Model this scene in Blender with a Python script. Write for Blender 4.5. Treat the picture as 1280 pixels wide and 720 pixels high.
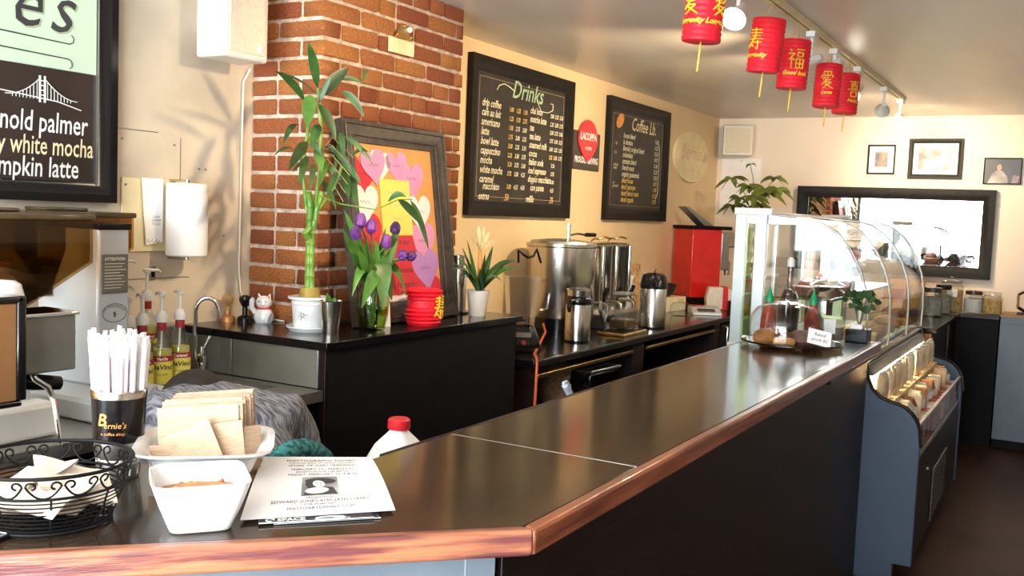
import bpy, bmesh, math, random
from mathutils import Vector, Matrix, Euler, noise
from math import sin, cos, pi, radians as R
S = bpy.context.scene
COL = S.collection
for o in list(bpy.data.objects): bpy.data.objects.remove(o)
random.seed(7)

# ---------------------------------------------------------------- camera
cam = bpy.data.cameras.new('camera'); camo = bpy.data.objects.new('camera', cam); COL.objects.link(camo)
cam.sensor_width = 36; cam.lens = 36 * 1219.3 / 1280; cam.clip_start = .05
YAW, PITCH, ROLL = .52262643, -.07682902, .0401177
f = Vector((cos(YAW)*cos(PITCH), sin(YAW)*cos(PITCH), sin(PITCH)))
r = f.cross(Vector((0, 0, 1))).normalized(); u = r.cross(f)
r2 = cos(ROLL)*r + sin(ROLL)*u; u2 = -sin(ROLL)*r + cos(ROLL)*u
camo.matrix_world = Matrix(((r2.x, u2.x, -f.x, 0), (r2.y, u2.y, -f.y, 0), (r2.z, u2.z, -f.z, 1.55), (0, 0, 0, 1)))
S.camera = camo
# ---------------------------------------------------------------- world and daylight
S.view_settings.view_transform = 'Standard'; S.view_settings.look = 'None'
S.view_settings.gamma = 1; S.view_settings.use_curve_mapping = False
S.view_settings.exposure = 0.8
w = bpy.data.worlds.new('world'); S.world = w; w.use_nodes = True
w.node_tree.nodes['Background'].inputs[0].default_value = (.80, .90, 1, 1)
w.node_tree.nodes['Background'].inputs[1].default_value = 4.0
def area(name, loc, rot, sx, sy, power, col=(1, 1, 1), spread=180):
    l = bpy.data.lights.new(name, 'AREA'); l.shape = 'RECTANGLE'; l.size = sx; l.size_y = sy
    l.energy = power; l.color = col; l.spread = R(spread)
    o = bpy.data.objects.new(name, l); COL.objects.link(o); o.location = loc; o.rotation_euler = rot
    return o
# daylight through the shop window in the front wall, and an added up-tilted lamp, as pavement bounce, to brighten the ceiling
area('window_daylight', (-1.36, 1.05, 1.58), (0, R(-90), 0), 1.5, 3.1, 125, (.88, .94, 1))
area('ceiling_fill', (-1.33, 1.05, .95), (0, R(-140), 0), .30, 3.0, 75, (1, .97, .93))  # added fill lamp, aimed up to lift the ceiling
SPOT_POWER = 46

# ---------------------------------------------------------------- materials
def mat(name, col, rough=.5, metal=0, var=.12, scale=8, bump=0, bscale=None, emit=0, coat=0, stretch=(1, 1, 1), spec=.5, obj_var=0, col2=None, detail=4, ramp=(.35, .65), rot=0):
    m = bpy.data.materials.new(name); m.use_nodes = True
    t = m.node_tree; N = t.nodes; L = t.links; b = N['Principled BSDF']
    tc = N.new('ShaderNodeTexCoord'); mp = N.new('ShaderNodeMapping'); mp.inputs['Scale'].default_value = stretch
    m0 = N.new('ShaderNodeMapping'); m0.inputs['Rotation'].default_value = (0, 0, R(rot))
    L.new(tc.outputs['Object'], m0.inputs[0]); L.new(m0.outputs[0], mp.inputs[0])
    no = N.new('ShaderNodeTexNoise'); no.inputs['Scale'].default_value = scale; no.inputs['Detail'].default_value = detail
    L.new(mp.outputs[0], no.inputs['Vector'])
    cr = N.new('ShaderNodeValToRGB')
    c2 = col2 or tuple(c*(1-var) for c in col); c1 = col if col2 else tuple(min(1, c*(1+var*.5)) for c in col)
    cr.color_ramp.elements[0].position = ramp[0]; cr.color_ramp.elements[1].position = ramp[1]
    cr.color_ramp.elements[0].color = (*c2, 1); cr.color_ramp.elements[1].color = (*c1, 1)
    L.new(no.outputs[0], cr.inputs[0]); src = cr.outputs[0]
    if obj_var:
        oi = N.new('ShaderNodeObjectInfo'); hs = N.new('ShaderNodeHueSaturation')
        mr = N.new('ShaderNodeMapRange'); mr.inputs[3].default_value = 1-obj_var; mr.inputs[4].default_value = 1+obj_var
        m2 = N.new('ShaderNodeMapRange'); m2.inputs[3].default_value = .488; m2.inputs[4].default_value = .512
        L.new(oi.outputs['Random'], mr.inputs[0]); L.new(mr.outputs[0], hs.inputs['Value'])
        L.new(oi.outputs['Random'], m2.inputs[0]); L.new(m2.outputs[0], hs.inputs['Hue'])
        L.new(src, hs.inputs['Color']); src = hs.outputs[0]
    L.new(src, b.inputs['Base Color'])
    b.inputs['Roughness'].default_value = rough; b.inputs['Metallic'].default_value = metal
    b.inputs['Specular IOR Level'].default_value = spec; b.inputs['Coat Weight'].default_value = coat
    b.inputs['Coat Roughness'].default_value = .08
    if bump:
        bn = N.new('ShaderNodeTexNoise'); bn.inputs['Scale'].default_value = bscale or scale*4; bn.inputs['Detail'].default_value = 5
        L.new(mp.outputs[0], bn.inputs['Vector'])
        bp = N.new('ShaderNodeBump'); bp.inputs['Strength'].default_value = bump; bp.inputs['Distance'].default_value = .01
        L.new(bn.outputs[0], bp.inputs['Height']); L.new(bp.outputs[0], b.inputs['Normal'])
    if emit:
        L.new(src, b.inputs['Emission Color']); b.inputs['Emission Strength'].default_value = emit
    return m
def glassmat(name, tint=(.93, .96, .96), rough=.02, refl=1.0):
    m = bpy.data.materials.new(name); m.use_nodes = True; t = m.node_tree; N = t.nodes; L = t.links
    N.remove(N['Principled BSDF']); out = N['Material Output']
    tr = N.new('ShaderNodeBsdfTransparent'); tr.inputs[0].default_value = (*tint, 1)
    gl = N.new('ShaderNodeBsdfGlossy'); gl.inputs['Roughness'].default_value = rough
    lw = N.new('ShaderNodeLayerWeight'); lw.inputs[0].default_value = .5
    pw = N.new('ShaderNodeMath'); pw.operation = 'POWER'; pw.inputs[1].default_value = 5; L.new(lw.outputs['Facing'], pw.inputs[0])
    fr = N.new('ShaderNodeMath'); fr.operation = 'MULTIPLY_ADD'; fr.inputs[1].default_value = .95; fr.inputs[2].default_value = .045; fr.use_clamp = True; L.new(pw.outputs[0], fr.inputs[0])
    no = N.new('ShaderNodeTexNoise'); no.inputs['Scale'].default_value = 3
    ml = N.new('ShaderNodeMath'); ml.operation = 'MULTIPLY'; ml.inputs[1].default_value = refl
    m3 = N.new('ShaderNodeMapRange'); m3.inputs[3].default_value = .9; m3.inputs[4].default_value = 1.1
    m4 = N.new('ShaderNodeMath'); m4.operation = 'MULTIPLY'
    L.new(no.outputs[0], m3.inputs[0]); L.new(fr.outputs[0], ml.inputs[0]); L.new(ml.outputs[0], m4.inputs[0]); L.new(m3.outputs[0], m4.inputs[1])
    mx = N.new('ShaderNodeMixShader'); L.new(m4.outputs[0], mx.inputs[0]); L.new(tr.outputs[0], mx.inputs[1]); L.new(gl.outputs[0], mx.inputs[2])
    L.new(mx.outputs[0], out.inputs[0]); return m
M = {}
def add(k, *a, **kw): M[k] = mat(k, *a, **kw)
add('wall_paint', (.80, .60, .35), .6, var=.10, scale=1.2, bump=.08, bscale=30)
add('concrete_wall', (.66, .56, .43), .7, var=.25, scale=2.2, bump=.12, bscale=18, detail=8)
add('back_wall_paint', (.84, .72, .60), .6, var=.06, scale=1.5, bump=.05, bscale=40)
add('ceiling_paint', (.74, .67, .60), .34, var=.14, scale=.9, bump=.5, bscale=1.6, stretch=(.5, 2.2, 1))
add('floor', (.060, .022, .011), .5, var=.45, scale=4, bump=.05, bscale=60, detail=8)
add('brick', (.66, .225, .06), .85, col2=(.44, .12, .035), scale=14, bump=.9, bscale=90, obj_var=.24, detail=8)
add('mortar', (.68, .52, .40), .95, var=.35, scale=25, bump=1, bscale=120, detail=8)
add('black_paint', (.003, .0026, .003), .6, var=.4, scale=12, bump=.05, spec=.2)
add('black_frame', (.010, .008, .006), .5, var=.4, scale=20, bump=.1, spec=.22)
add('black_gloss', (.006, .005, .006), .16, spec=.4,  var=.3, scale=10)
add('bar_top', (.050, .030, .018), .14, col2=(.024, .015, .010), scale=5, bump=.03, bscale=9, detail=8, coat=.08, spec=.36)
add('bar_wood', (.36, .11, .045), .30, col2=(.13, .032, .018), scale=4, stretch=(1, 9, 9), bump=.2, bscale=12, coat=.4, detail=10, ramp=(.35, .7))
add('bar_wood_worn', (.42, .155, .075), .34, col2=(.15, .045, .045), scale=5, stretch=(1.2, 14, 14), rot=45, bump=.25, bscale=12, coat=.3, detail=12, ramp=(.40, .60))
add('dark_wood', (.011, .004, .0035), .45, spec=.3, var=.5, scale=5, stretch=(1, 1, 6), bump=.08)
add('steel', (.56, .53, .47), .22, 1, var=.12, scale=5, stretch=(20, 20, 1), bump=.02, bscale=60)
add('satin_steel', (.50, .49, .46), .38, 1, var=.25, scale=4, bump=.05)
add('grey_steel', (.30, .29, .25), .45, .7, var=.3, scale=3, bump=.05)
add('chrome', (.80, .79, .77), .08, 1, var=.05)
add('silver_paint', (.62, .65, .68), .35, .35, var=.08, scale=3)
add('brass', (.62, .40, .14), .3, 1, var=.2)
add('copper', (.62, .31, .13), .40, .8, var=.12, scale=6, bump=.02)
add('white_plastic', (.70, .67, .62), .35, var=.05)
add('white_paper', (.90, .88, .88), .7, var=.03)
add('porcelain', (.86, .86, .86), .12, var=.03, coat=.5)
add('cream', (.83, .70, .42), .5, var=.08)
add('kraft', (.54, .37, .24), .85, var=.15, scale=30, stretch=(1, 1, 8), bump=.4, bscale=80)
add('kraft_edge', (.36, .20, .09), .9, var=.3, scale=60)
add('napkin', (.80, .70, .58), .9, var=.08, scale=20, bump=.2)
add('chalk', (.82, .76, .55), .8, var=.2, scale=60, detail=8)
add('chalk_yellow', (.85, .58, .15), .8, var=.3, scale=60)
add('chalk_green', (.45, .62, .40), .8, var=.3, scale=60)
add('ink', (.05, .045, .05), .7, var=.2)
add('blackboard', (.030, .025, .020), .55, var=.4, scale=6, bump=.05)
add('white_ink', (.88, .87, .82), .6, var=.05)
add('sign_green', (.62, .76, .58), .35, var=.06, scale=3)
add('sign_brown', (.035, .022, .018), .35, var=.3, scale=4)
add('gold_ink', (.74, .52, .28), .6, var=.1)
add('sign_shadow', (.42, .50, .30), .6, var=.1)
add('red_paper', (.86, .010, .03), .55, var=.12, scale=18)
add('gold_paper', (.92, .62, .03), .5, var=.1, scale=40)
add('yellow_tassel', (.80, .55, .08), .7, var=.2)
add('red_gloss', (.72, .015, .012), .22, var=.1, coat=.5)
add('red_cap', (.70, .02, .03), .35, var=.1)
add('leaf_dark', (.035, .095, .022), .42, var=.45, scale=12, obj_var=.3)
add('leaf_green', (.075, .19, .03), .42, var=.4, scale=12, obj_var=.25)
add('leaf_olive', (.12, .16, .025), .45, var=.4, scale=12, obj_var=.3)
add('bamboo', (.24, .38, .06), .35, col2=(.10, .24, .03), scale=6, stretch=(1, 1, .6))
add('bulb_brown', (.35, .26, .05), .6, var=.3, scale=30)
add('tulip', (.15, .035, .22), .45, var=.4, scale=20, obj_var=.3)
add('bract', (.80, .70, .40), .5, var=.2, scale=20)
add('bract_orange', (.70, .28, .05), .5, var=.2, scale=20)
add('heart_pink', (.78, .32, .55), .7, var=.06)
add('heart_lilac', (.52, .26, .60), .7, var=.06)
add('heart_red', (.68, .035, .06), .7, var=.08)
add('heart_white', (.86, .82, .78), .7, var=.04)
add('card_yellow', (.86, .74, .15), .7, var=.05)
add('card_orange', (.80, .36, .10), .7, var=.1, scale=5)
add('frame_brown', (.055, .042, .032), .4, .1, var=.4, scale=30, stretch=(1, 1, 1), bump=.15)
add('wood_light', (.58, .34, .14), .55, col2=(.42, .22, .08), scale=8, stretch=(1, 1, 5), bump=.1)
add('orange_wood', (.62, .30, .055), .5, col2=(.45, .20, .03), scale=6, stretch=(1, 1, 4))
add('syrup_yellow', (.72, .60, .10), .35, var=.15, scale=6)
add('syrup_brown', (.35, .20, .04), .35, var=.2, scale=6)
add('label_red', (.42, .02, .03), .5, var=.15)
add('label_yellow', (.82, .70, .10), .5, var=.06)
add('label_blue', (.02, .03, .12), .5, var=.1)
add('sauce_red', (.48, .06, .02), .3, var=.3, scale=30)
add('cap_green', (.0, .33, .12), .4, var=.1)
add('beans', (.025, .014, .008), .5, col2=(.008, .005, .004), scale=90, bump=.8, bscale=120)
add('sweater', (.30, .29, .31), .95, col2=(.07, .07, .085), scale=60, stretch=(3, .5, .5), bump=.6, bscale=120, detail=8, ramp=(.4, .6))
add('hair', (.018, .009, .007), .6, var=.5, scale=60, stretch=(1, 6, 1), bump=.5)
add('skin', (.55, .32, .22), .5, var=.08)
add('trousers', (.02, .02, .03), .8, var=.3)
add('teal', (.05, .30, .30), .85, col2=(.01, .10, .11), scale=70, bump=.6, bscale=90, ramp=(.45, .55))
add('milk', (.88, .87, .82), .3, var=.02)
add('blue_white', (.60, .70, .85), .3, var=.1)
add('panel_blue', (.055, .078, .12), .45, .25, var=.12, scale=6, bump=.03, bscale=40)
add('panel_grey', (.15, .185, .225), .45, .1, var=.1, scale=5, bump=.03)
add('orange_cord', (.75, .12, .03), .4, var=.1)
add('white_cord', (.72, .66, .55), .5, var=.05)
add('pastry', (.62, .30, .08), .6, col2=(.35, .13, .03), scale=18, bump=.4, obj_var=.3)
add('pastry_dark', (.16, .055, .03), .6, var=.4, scale=22, bump=.6, obj_var=.3)
add('pack_white', (.82, .74, .58), .35, var=.15, scale=25, bump=.3, obj_var=.2)
add('pack_cream', (.80, .62, .36), .35, var=.3, scale=18, bump=.4, obj_var=.25)
add('pack_red', (.55, .05, .04), .35, var=.3, scale=14, obj_var=.2)
add('pack_brown', (.42, .18, .06), .35, var=.3, scale=14, obj_var=.3)
add('jar_amber', (.80, .46, .14), .5, var=.4, scale=35, bump=.6)
add('jar_white', (.80, .74, .74), .6, var=.1, scale=35)
add('jar_grey', (.34, .31, .26), .6, var=.4, scale=35, bump=.5)
add('photo_dark', (.05, .035, .035), .4, col2=(.30, .22, .20), scale=9, ramp=(.5, .75))
add('photo_grey', (.55, .53, .52), .5, col2=(.20, .19, .19), scale=8, ramp=(.4, .6))
add('photo_warm', (.45, .30, .26), .5, col2=(.16, .15, .17), scale=10, ramp=(.4, .6))
add('speaker_face', (.70, .62, .48), .8, var=.06, scale=60, bump=.3, bscale=200)
add('pink_stripe', (.80, .45, .52), .6, var=.05)
add('straw_wrap', (.88, .85, .86), .6, var=.04, scale=20)
add('flyer_dark', (.05, .055, .07), .35, var=.4, scale=8)
add('bulb_glow', (1, .93, .78), .5, var=.02, emit=14)
add('tube_glow', (1, .90, .68), .5, var=.02, emit=9)
add('case_glow', (.95, .98, 1), .5, var=.02, emit=5)
add('white_metal', (.80, .79, .76), .3, var=.04)
add('case_frame', (.70, .78, .78), .25, .3, var=.06)
add('mirror', (.93, .94, .93), .015, 1, var=.01)
add('smoke', (.10, .065, .03), .15, var=.4)
M['glass'] = glassmat('glass'); M['glass_case'] = glassmat('glass_case', (.97, .98, .98), .01, .75)
M['glass_smoke'] = glassmat('glass_smoke', (.74, .60, .38), .05, 1.0)
M['glass_green'] = glassmat('glass_green', (.82, .92, .70), .03, 1.2)
M['clear_plastic'] = glassmat('clear_plastic', (.93, .92, .90), .10, 1.3)
M['water'] = glassmat('water', (.72, .80, .42), .03, 1.0)
M['window_glass'] = glassmat('window_glass', (.96, .98, .98), .0, .8)

# ---------------------------------------------------------------- mesh helpers
class MB:
    def __init__(s, T=None): s.bm = bmesh.new(); s.T = T or Matrix()
    def v(s, p): return s.bm.verts.new(s.T @ Vector(p))
    def face(s, vs):
        try: return s.bm.faces.new(vs)
        except ValueError: return None
    def poly(s, pts): s.face([s.v(p) for p in pts])
    def box(s, x0, y0, z0, x1, y1, z1, rz=0, tilt=None):
        c = Vector(((x0+x1)/2, (y0+y1)/2, (z0+z1)/2)); Q = Euler(tilt or (0, 0, rz)).to_matrix()
        vs = [s.v(c + Q @ Vector((dx*(x1-x0)/2, dy*(y1-y0)/2, dz*(z1-z0)/2))) for dx in (-1, 1) for dy in (-1, 1) for dz in (-1, 1)]
        for q in ((0, 1, 3, 2), (4, 6, 7, 5), (0, 4, 5, 1), (2, 3, 7, 6), (0, 2, 6, 4), (1, 5, 7, 3)): s.face([vs[i] for i in q])
        return s
    def ring(s, c, rx, ry, n, ax=None, ph=0, sq=0):
        ax = ax or (Vector((1, 0, 0)), Vector((0, 1, 0))); out = []
        for i in range(n):
            a = 2*pi*i/n + ph; ca, sa = cos(a), sin(a)
            if sq:
                k = 1/((abs(ca)**sq + abs(sa)**sq)**(1/sq)); ca *= k; sa *= k
            out.append(s.v(Vector(c) + ax[0]*rx*ca + ax[1]*ry*sa))
        return out
    def bridge(s, a, b):
        n = len(a)
        for i in range(n): s.face([a[i], a[(i+1) % n], b[(i+1) % n], b[i]])
    def lathe(s, prof, n=24, c=(0, 0, 0), sx=1, sy=1, caps=True, sq=0, ph=0):
        prev = None; first = None
        for (rr, z) in prof:
            q = s.ring((c[0], c[1], c[2]+z), max(rr, 1e-4)*sx, max(rr, 1e-4)*sy, n, sq=sq, ph=ph)
            if prev: s.bridge(prev, q)
            else: first = q
            prev = q
        if caps: s.face(list(reversed(first))); s.face(prev)
        return s
    def tube(s, pts, rad=.005, n=8, flat=1, closed=False):
        pts = [Vector(p) for p in pts]; m = len(pts); rings = []
        up = None
        for i, p in enumerate(pts):
            if closed: t = (pts[(i+1) % m]-pts[i-1])
            else: t = (pts[min(i+1, m-1)]-pts[max(i-1, 0)])
            t = t.normalized() if t.length > 1e-9 else Vector((0, 0, 1))
            if up is None:
                up = Vector((0, 0, 1)) if abs(t.z) < .9 else Vector((1, 0, 0))
            a = (up - t*up.dot(t)); a = a.normalized() if a.length > 1e-6 else t.orthogonal().normalized()
            b = t.cross(a); up = a
            rr = rad[i] if isinstance(rad, (list, tuple)) else rad
            rings.append(s.ring(p, rr, rr*flat, n, (a, b)))
        for i in range(m-1): s.bridge(rings[i], rings[i+1])
        if closed: s.bridge(rings[-1], rings[0])
        else: s.face(list(reversed(rings[0]))); s.face(rings[-1])
        return s
    def cyl(s, a, b, r0, r1=None, n=16): return s.tube([a, b], [r0, r0 if r1 is None else r1], n)
    def prism(s, pts, d0, d1, ax='x'):
        def P(a, b, d): return {'x': (d, a, b), 'y': (a, d, b), 'z': (a, b, d)}[ax]
        A = [s.v(P(a, b, d0)) for a, b in pts]; B = [s.v(P(a, b, d1)) for a, b in pts]
        s.face(A); s.face(list(reversed(B))); s.bridge(B, A); return s
    def ball(s, c, rx, ry=None, rz=None, n=14, m=9, dz0=-1, dz1=1):
        ry = ry or rx; rz = rz or rx; prof = []
        prev = None
        for i in range(m+1):
            ph = -pi/2 + pi*i/m; z = sin(ph); q = s.ring((c[0], c[1], c[2]+z*rz), max(cos(ph), 1e-3)*rx, max(cos(ph), 1e-3)*ry, n)
            if prev: s.bridge(prev, q)
            else: s.face(list(reversed(q)))
            prev = q
        s.face(prev); return s
    def sheet(s, fn, nu=8, nv=8, th=.0008):
        rows = [[], []]
        for k in (0, 1):
            for j in range(nv+1):
                rw = []
                for i in range(nu+1):
                    p = Vector(fn(i/nu, j/nv)); rw.append(s.v(p + Vector((0, 0, -th*k))))
                rows[k].append(rw)
        for k in (0, 1):
            for j in range(nv):
                for i in range(nu):
                    q = [rows[k][j][i], rows[k][j][i+1], rows[k][j+1][i+1], rows[k][j+1][i]]
                    s.face(q if k == 0 else list(reversed(q)))
        return s
    def leaf(s, base, tip, wid, sag=.0, nrm=None, n=7, fold=.25, wmax=.45):
        b = Vector(base); t = Vector(tip); d = t-b; L = d.length
        nr = Vector(nrm) if nrm else Vector((-.5, -.75, .45)); nr = (nr - d*(nr.dot(d)/max(d.length_squared, 1e-9))).normalized()
        sd = d.normalized().cross(nr)
        prev = None
        for i in range(n+1):
            q = i/n; c = b + d*q + Vector((0, 0, 1))*sag*4*q*(1-q)
            ww = wid*.5*(sin(pi*min(1, max(0, q))**(math.log(.5)/math.log(wmax))))**.8 + .0008
            rw = [s.v(c - sd*ww + nr*ww*fold), s.v(c), s.v(c + sd*ww + nr*ww*fold), s.v(c - nr*.0012)]
            if prev:
                s.face([prev[0], prev[1], rw[1], rw[0]]); s.face([prev[1], prev[2], rw[2], rw[1]])
                s.face([prev[2], prev[3], rw[3], rw[2]]); s.face([prev[3], prev[0], rw[0], rw[3]])
            prev = rw
        return s
    def build(s, name, m=None, parent=None, bevel=0, world=False, smooth=35, seg=2, kind=None, recalc=True):
        if recalc: bmesh.ops.recalc_face_normals(s.bm, faces=s.bm.faces)
        if world and parent is not None:
            par = Matrix.Translation(parent.location) @ parent.rotation_euler.to_matrix().to_4x4()
            if parent.parent is not None:
                pp = parent.parent; par = Matrix.Translation(pp.location) @ pp.rotation_euler.to_matrix().to_4x4() @ par
            s.bm.transform(par.inverted())
        me = bpy.data.meshes.new(name); s.bm.to_mesh(me); s.bm.free()
        me.shade_smooth() if hasattr(me, 'shade_smooth') else None
        me.set_sharp_from_angle(angle=R(smooth))
        o = bpy.data.objects.new(name, me); COL.objects.link(o)
        if m: me.materials.append(M[m] if isinstance(m, str) else m)
        if parent is not None: o.parent = parent
        if bevel:
            bv = o.modifiers.new('bevel', 'BEVEL'); bv.width = bevel; bv.segments = seg; bv.limit_method = 'ANGLE'; bv.angle_limit = R(40)
        if kind: o['kind'] = kind
        return o
def tag(o, label, cat, group=None, kind=None):
    o['label'] = label; o['category'] = cat
    if group: o['group'] = group
    if kind: o['kind'] = kind
    return o
def thing(name, label, cat, loc=(0, 0, 0), rz=0, group=None):
    o = bpy.data.objects.new(name, None); COL.objects.link(o); o.location = loc; o.rotation_euler = (0, 0, rz); o.empty_display_size = .05
    return tag(o, label, cat, group)
def struct(name, mb, m, parent=None, **k):
    o = mb.build(name, m, parent, **k)
    if parent is None: o['kind'] = 'structure'
    return o
def dup(o, parent=None, loc=None, rz=None, label=None):
    c = o.copy(); COL.objects.link(c)
    if parent is not None: c.parent = parent
    if loc is not None: c.location = loc
    if rz is not None: c.rotation_euler = (0, 0, rz)
    if label: c['label'] = label
    for ch in list(o.children): dup(ch, c)
    return c
WALL = Matrix(((1, 0, 0, 0), (0, 0, -1, 0), (0, 1, 0, 0), (0, 0, 0, 1)))       # u=+X, v=+Z, facing -Y
BACK = Matrix(((0, 0, -1, 0), (-1, 0, 0, 0), (0, 1, 0, 0), (0, 0, 0, 1)))      # u=-Y, v=+Z, facing -X
def at(x, y, z, A=None, rz=0): return Matrix.Translation((x, y, z)) @ (A if A else Matrix.Rotation(rz, 4, 'Z'))
_tc = {}
def textverts(s, size, shear=0, thick=0, align='LEFT', sp=1.0):
    cu = bpy.data.curves.new('t', 'FONT'); cu.body = s; cu.size = size; cu.shear = shear; cu.offset = thick; cu.align_x = align
    cu.resolution_u = 2; cu.space_character = sp
    ob = bpy.data.objects.new('t', cu); COL.objects.link(ob)
    dg = bpy.context.evaluated_depsgraph_get(); dg.update()
    me = bpy.data.meshes.new_from_object(ob.evaluated_get(dg), depsgraph=dg)
    vs = [tuple(v.co) for v in me.vertices]; fs = [tuple(p.vertices) for p in me.polygons]
    bpy.data.objects.remove(ob); bpy.data.curves.remove(cu); bpy.data.meshes.remove(me)
    return vs, fs
def put_text(mb, s, x, y, size, shear=0, thick=0, align='LEFT', n=.001, fn=None, sp=1.0, rot=0, xs=1):
    vs, fs = textverts(s, size, shear, thick, align, sp)
    c, q = cos(rot), sin(rot); nv = []
    for (a, b, _) in vs:
        a *= xs; a, b = a*c-b*q, a*q+b*c
        p = (x+a, y+b, n)
        nv.append(mb.v(fn(p[0], p[1]) if fn else p))
    for fc in fs: mb.face([nv[i] for i in fc])
def cyl_wrap(rad, z0, ang0, off=.0008):
    def fn(u_, v_):
        a = ang0 + u_/rad; return ((rad+off)*cos(a), (rad+off)*sin(a), z0+v_)
    return fn
def frame_bars(mb, x0, y0, x1, y1, w_, d0, d1):
    """mitred picture-frame moulding in the u,v plane, from depth d0 to d1"""
    o_ = [(x0, y0), (x1, y0), (x1, y1), (x0, y1)]; i_ = [(x0+w_, y0+w_), (x1-w_, y0+w_), (x1-w_, y1-w_), (x0+w_, y1-w_)]
    m_ = [((a[0]*.6+b[0]*.4), (a[1]*.6+b[1]*.4)) for a, b in zip(o_, i_)]
    h_ = [((a[0]*.25+b[0]*.75), (a[1]*.25+b[1]*.75)) for a, b in zip(o_, i_)]
    prof = [(o_, d0), (o_, d1), (m_, d1), (h_, d0+(d1-d0)*.62), (i_, d0+(d1-d0)*.5), (i_, d0)]
    rings = [[mb.v((p[0], p[1], d)) for p in q] for q, d in prof]
    for i in range(len(rings)): 
        a = rings[i]; b = rings[(i+1) % len(rings)]
        for k in range(4): mb.face([a[k], a[(k+1) % 4], b[(k+1) % 4], b[k]])
    return mb
# ================================================================ THE SETTING
CEIL, YW, XB = 2.415, 2.70, 8.105
struct('floor', MB().box(-1.6, -3.4, -.1, 8.3, 2.9, 0), 'floor')
struct('ceiling', MB().box(-1.6, -3.4, CEIL, 8.3, 2.9, CEIL+.1), 'ceiling_paint')
wl = struct('wall_left', MB().box(3.3, YW, 0, 8.3, YW+.15, CEIL), 'wall_paint')
wc = struct('wall_left', MB().box(-1.6, YW, 0, 3.3, YW+.15, CEIL), 'concrete_wall')
# joints and screw heads of the wall boards
b = MB()
for (x0, z0, x1, z1) in ((2.072, 1.772, 2.26, 1.772), (2.357, 1.62, 2.357, 1.76), (1.99, 1.28, 2.40, 1.28)):
    b.box(min(x0, x1)-.0015, YW-.0012, min(z0, z1)-.0015, max(x0, x1)+.0015, YW+.001, max(z0, z1)+.0015)
b.build('panel_joint', 'grey_steel', wc)
for (x, z) in ((2.12, 1.74), (2.33, 1.735), (2.44, 1.66), (2.47, 1.66), (2.40, 1.43), (2.56, 1.425)):
    MB().lathe([(.004, 0), (.004, .002), (.002, .003)], 8).build('screw', 'grey_steel', wc).matrix_world = Matrix.Translation((x, YW, z)) @ Matrix.Rotation(R(90), 4, 'X')
struct('wall_back', MB().box(XB, -3.4, 0, XB+.15, 2.7, CEIL), 'back_wall_paint')
b = MB(); b.box(-1.6, -3.35, 0, 8.2, -3.2, CEIL)
struct('wall_right', b, 'back_wall_paint')
b = MB(); b.box(-1.45, -3.2, 0, -1.3, 2.7, .78); b.box(-1.45, -3.2, 2.36, -1.3, 2.7, CEIL); b.box(-1.45, 2.62, .78, -1.3, 2.7, 2.36); b.box(-1.45, -3.2, .78, -1.3, -.6, 2.36)
struct('wall_front', b, 'back_wall_paint')
def win(name, along, c, lo, hi, z0, z1, ms):
    b = MB(); t = .05
    def bx(a0, a1, zz0, zz1, d=.03):
        if along == 'y': b.box(c-d, a0, zz0, c+d, a1, zz1)
        else: b.box(a0, c-d, zz0, a1, c+d, zz1)
    bx(lo, hi, z0, z0+t); bx(lo, hi, z1-t, z1); bx(lo, lo+t, z0+t, z1-t); bx(hi-t, hi, z0+t, z1-t)
    for m_ in ms: bx(m_-t/2, m_+t/2, z0+t, z1-t)
    o = struct(name, b, 'black_paint', bevel=.004)
    e = [lo+t] + sum([[m_-t/2, m_+t/2] for m_ in ms], []) + [hi-t]
    for i in range(0, len(e), 2):
        g = MB()
        if along == 'y': g.box(c-.003, e[i], z0+t, c+.003, e[i+1], z1-t)
        else: g.box(e[i], c-.003, z0+t, e[i+1], c+.003, z1-t)
        g.build('pane', 'window_glass', o)
win('window_1', 'y', -1.34, -.6, 2.62, .78, 2.36, ())
struct('baseboard_back', MB().box(XB-.015, -3.2, 0, XB, -.3, .10), 'dark_wood', bevel=.003)

# ---- brick pillar: a core of mortar, every brick its own mesh
PX0, PX1, PY0 = 2.690, 3.592, 2.363
pil = struct('trim_1', MB().box(PX0+.007, PY0+.007, 0, PX1-.006, YW, CEIL), 'mortar')
var = []
for k in range(7):
    rnd = random.Random(k+3); mb = MB(); c = .07; vs = []
    # chamfered unit brick, uneven at its edges
    def P(a, bb, cc): return (a + rnd.uniform(-.018, .018), bb + rnd.uniform(-.012, .012), cc + rnd.uniform(-.03, .03))
    bm = mb.bm; bmesh.ops.create_cube(bm, size=1.0)
    bmesh.ops.bevel(bm, geom=list(bm.edges), offset=.055, segments=1, affect='EDGES')
    for v_ in bm.verts: v_.co = Vector(P(*v_.co))
    me = bpy.data.meshes.new('brick'); bmesh.ops.triangulate(bm, faces=[f_ for f_ in bm.faces if len(f_.verts) > 4]); bm.to_mesh(me); bm.free()
    me.materials.append(M['brick']); me.shade_smooth(); me.set_sharp_from_angle(angle=R(50)); var.append(me)
def brick(x0, x1, y0, y1, z0, z1):
    o = bpy.data.objects.new('brick', random.choice(var)); COL.objects.link(o); o.parent = pil
    o.location = ((x0+x1)/2, (y0+y1)/2, (z0+z1)/2); o.scale = (x1-x0, y1-y0, z1-z0)
    o.rotation_euler = (random.uniform(-.006, .006), random.uniform(-.012, .012), random.uniform(-.008, .008))
CH, J = .0688, .0135
nc = int((CEIL-1.06)/CH)+1
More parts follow.
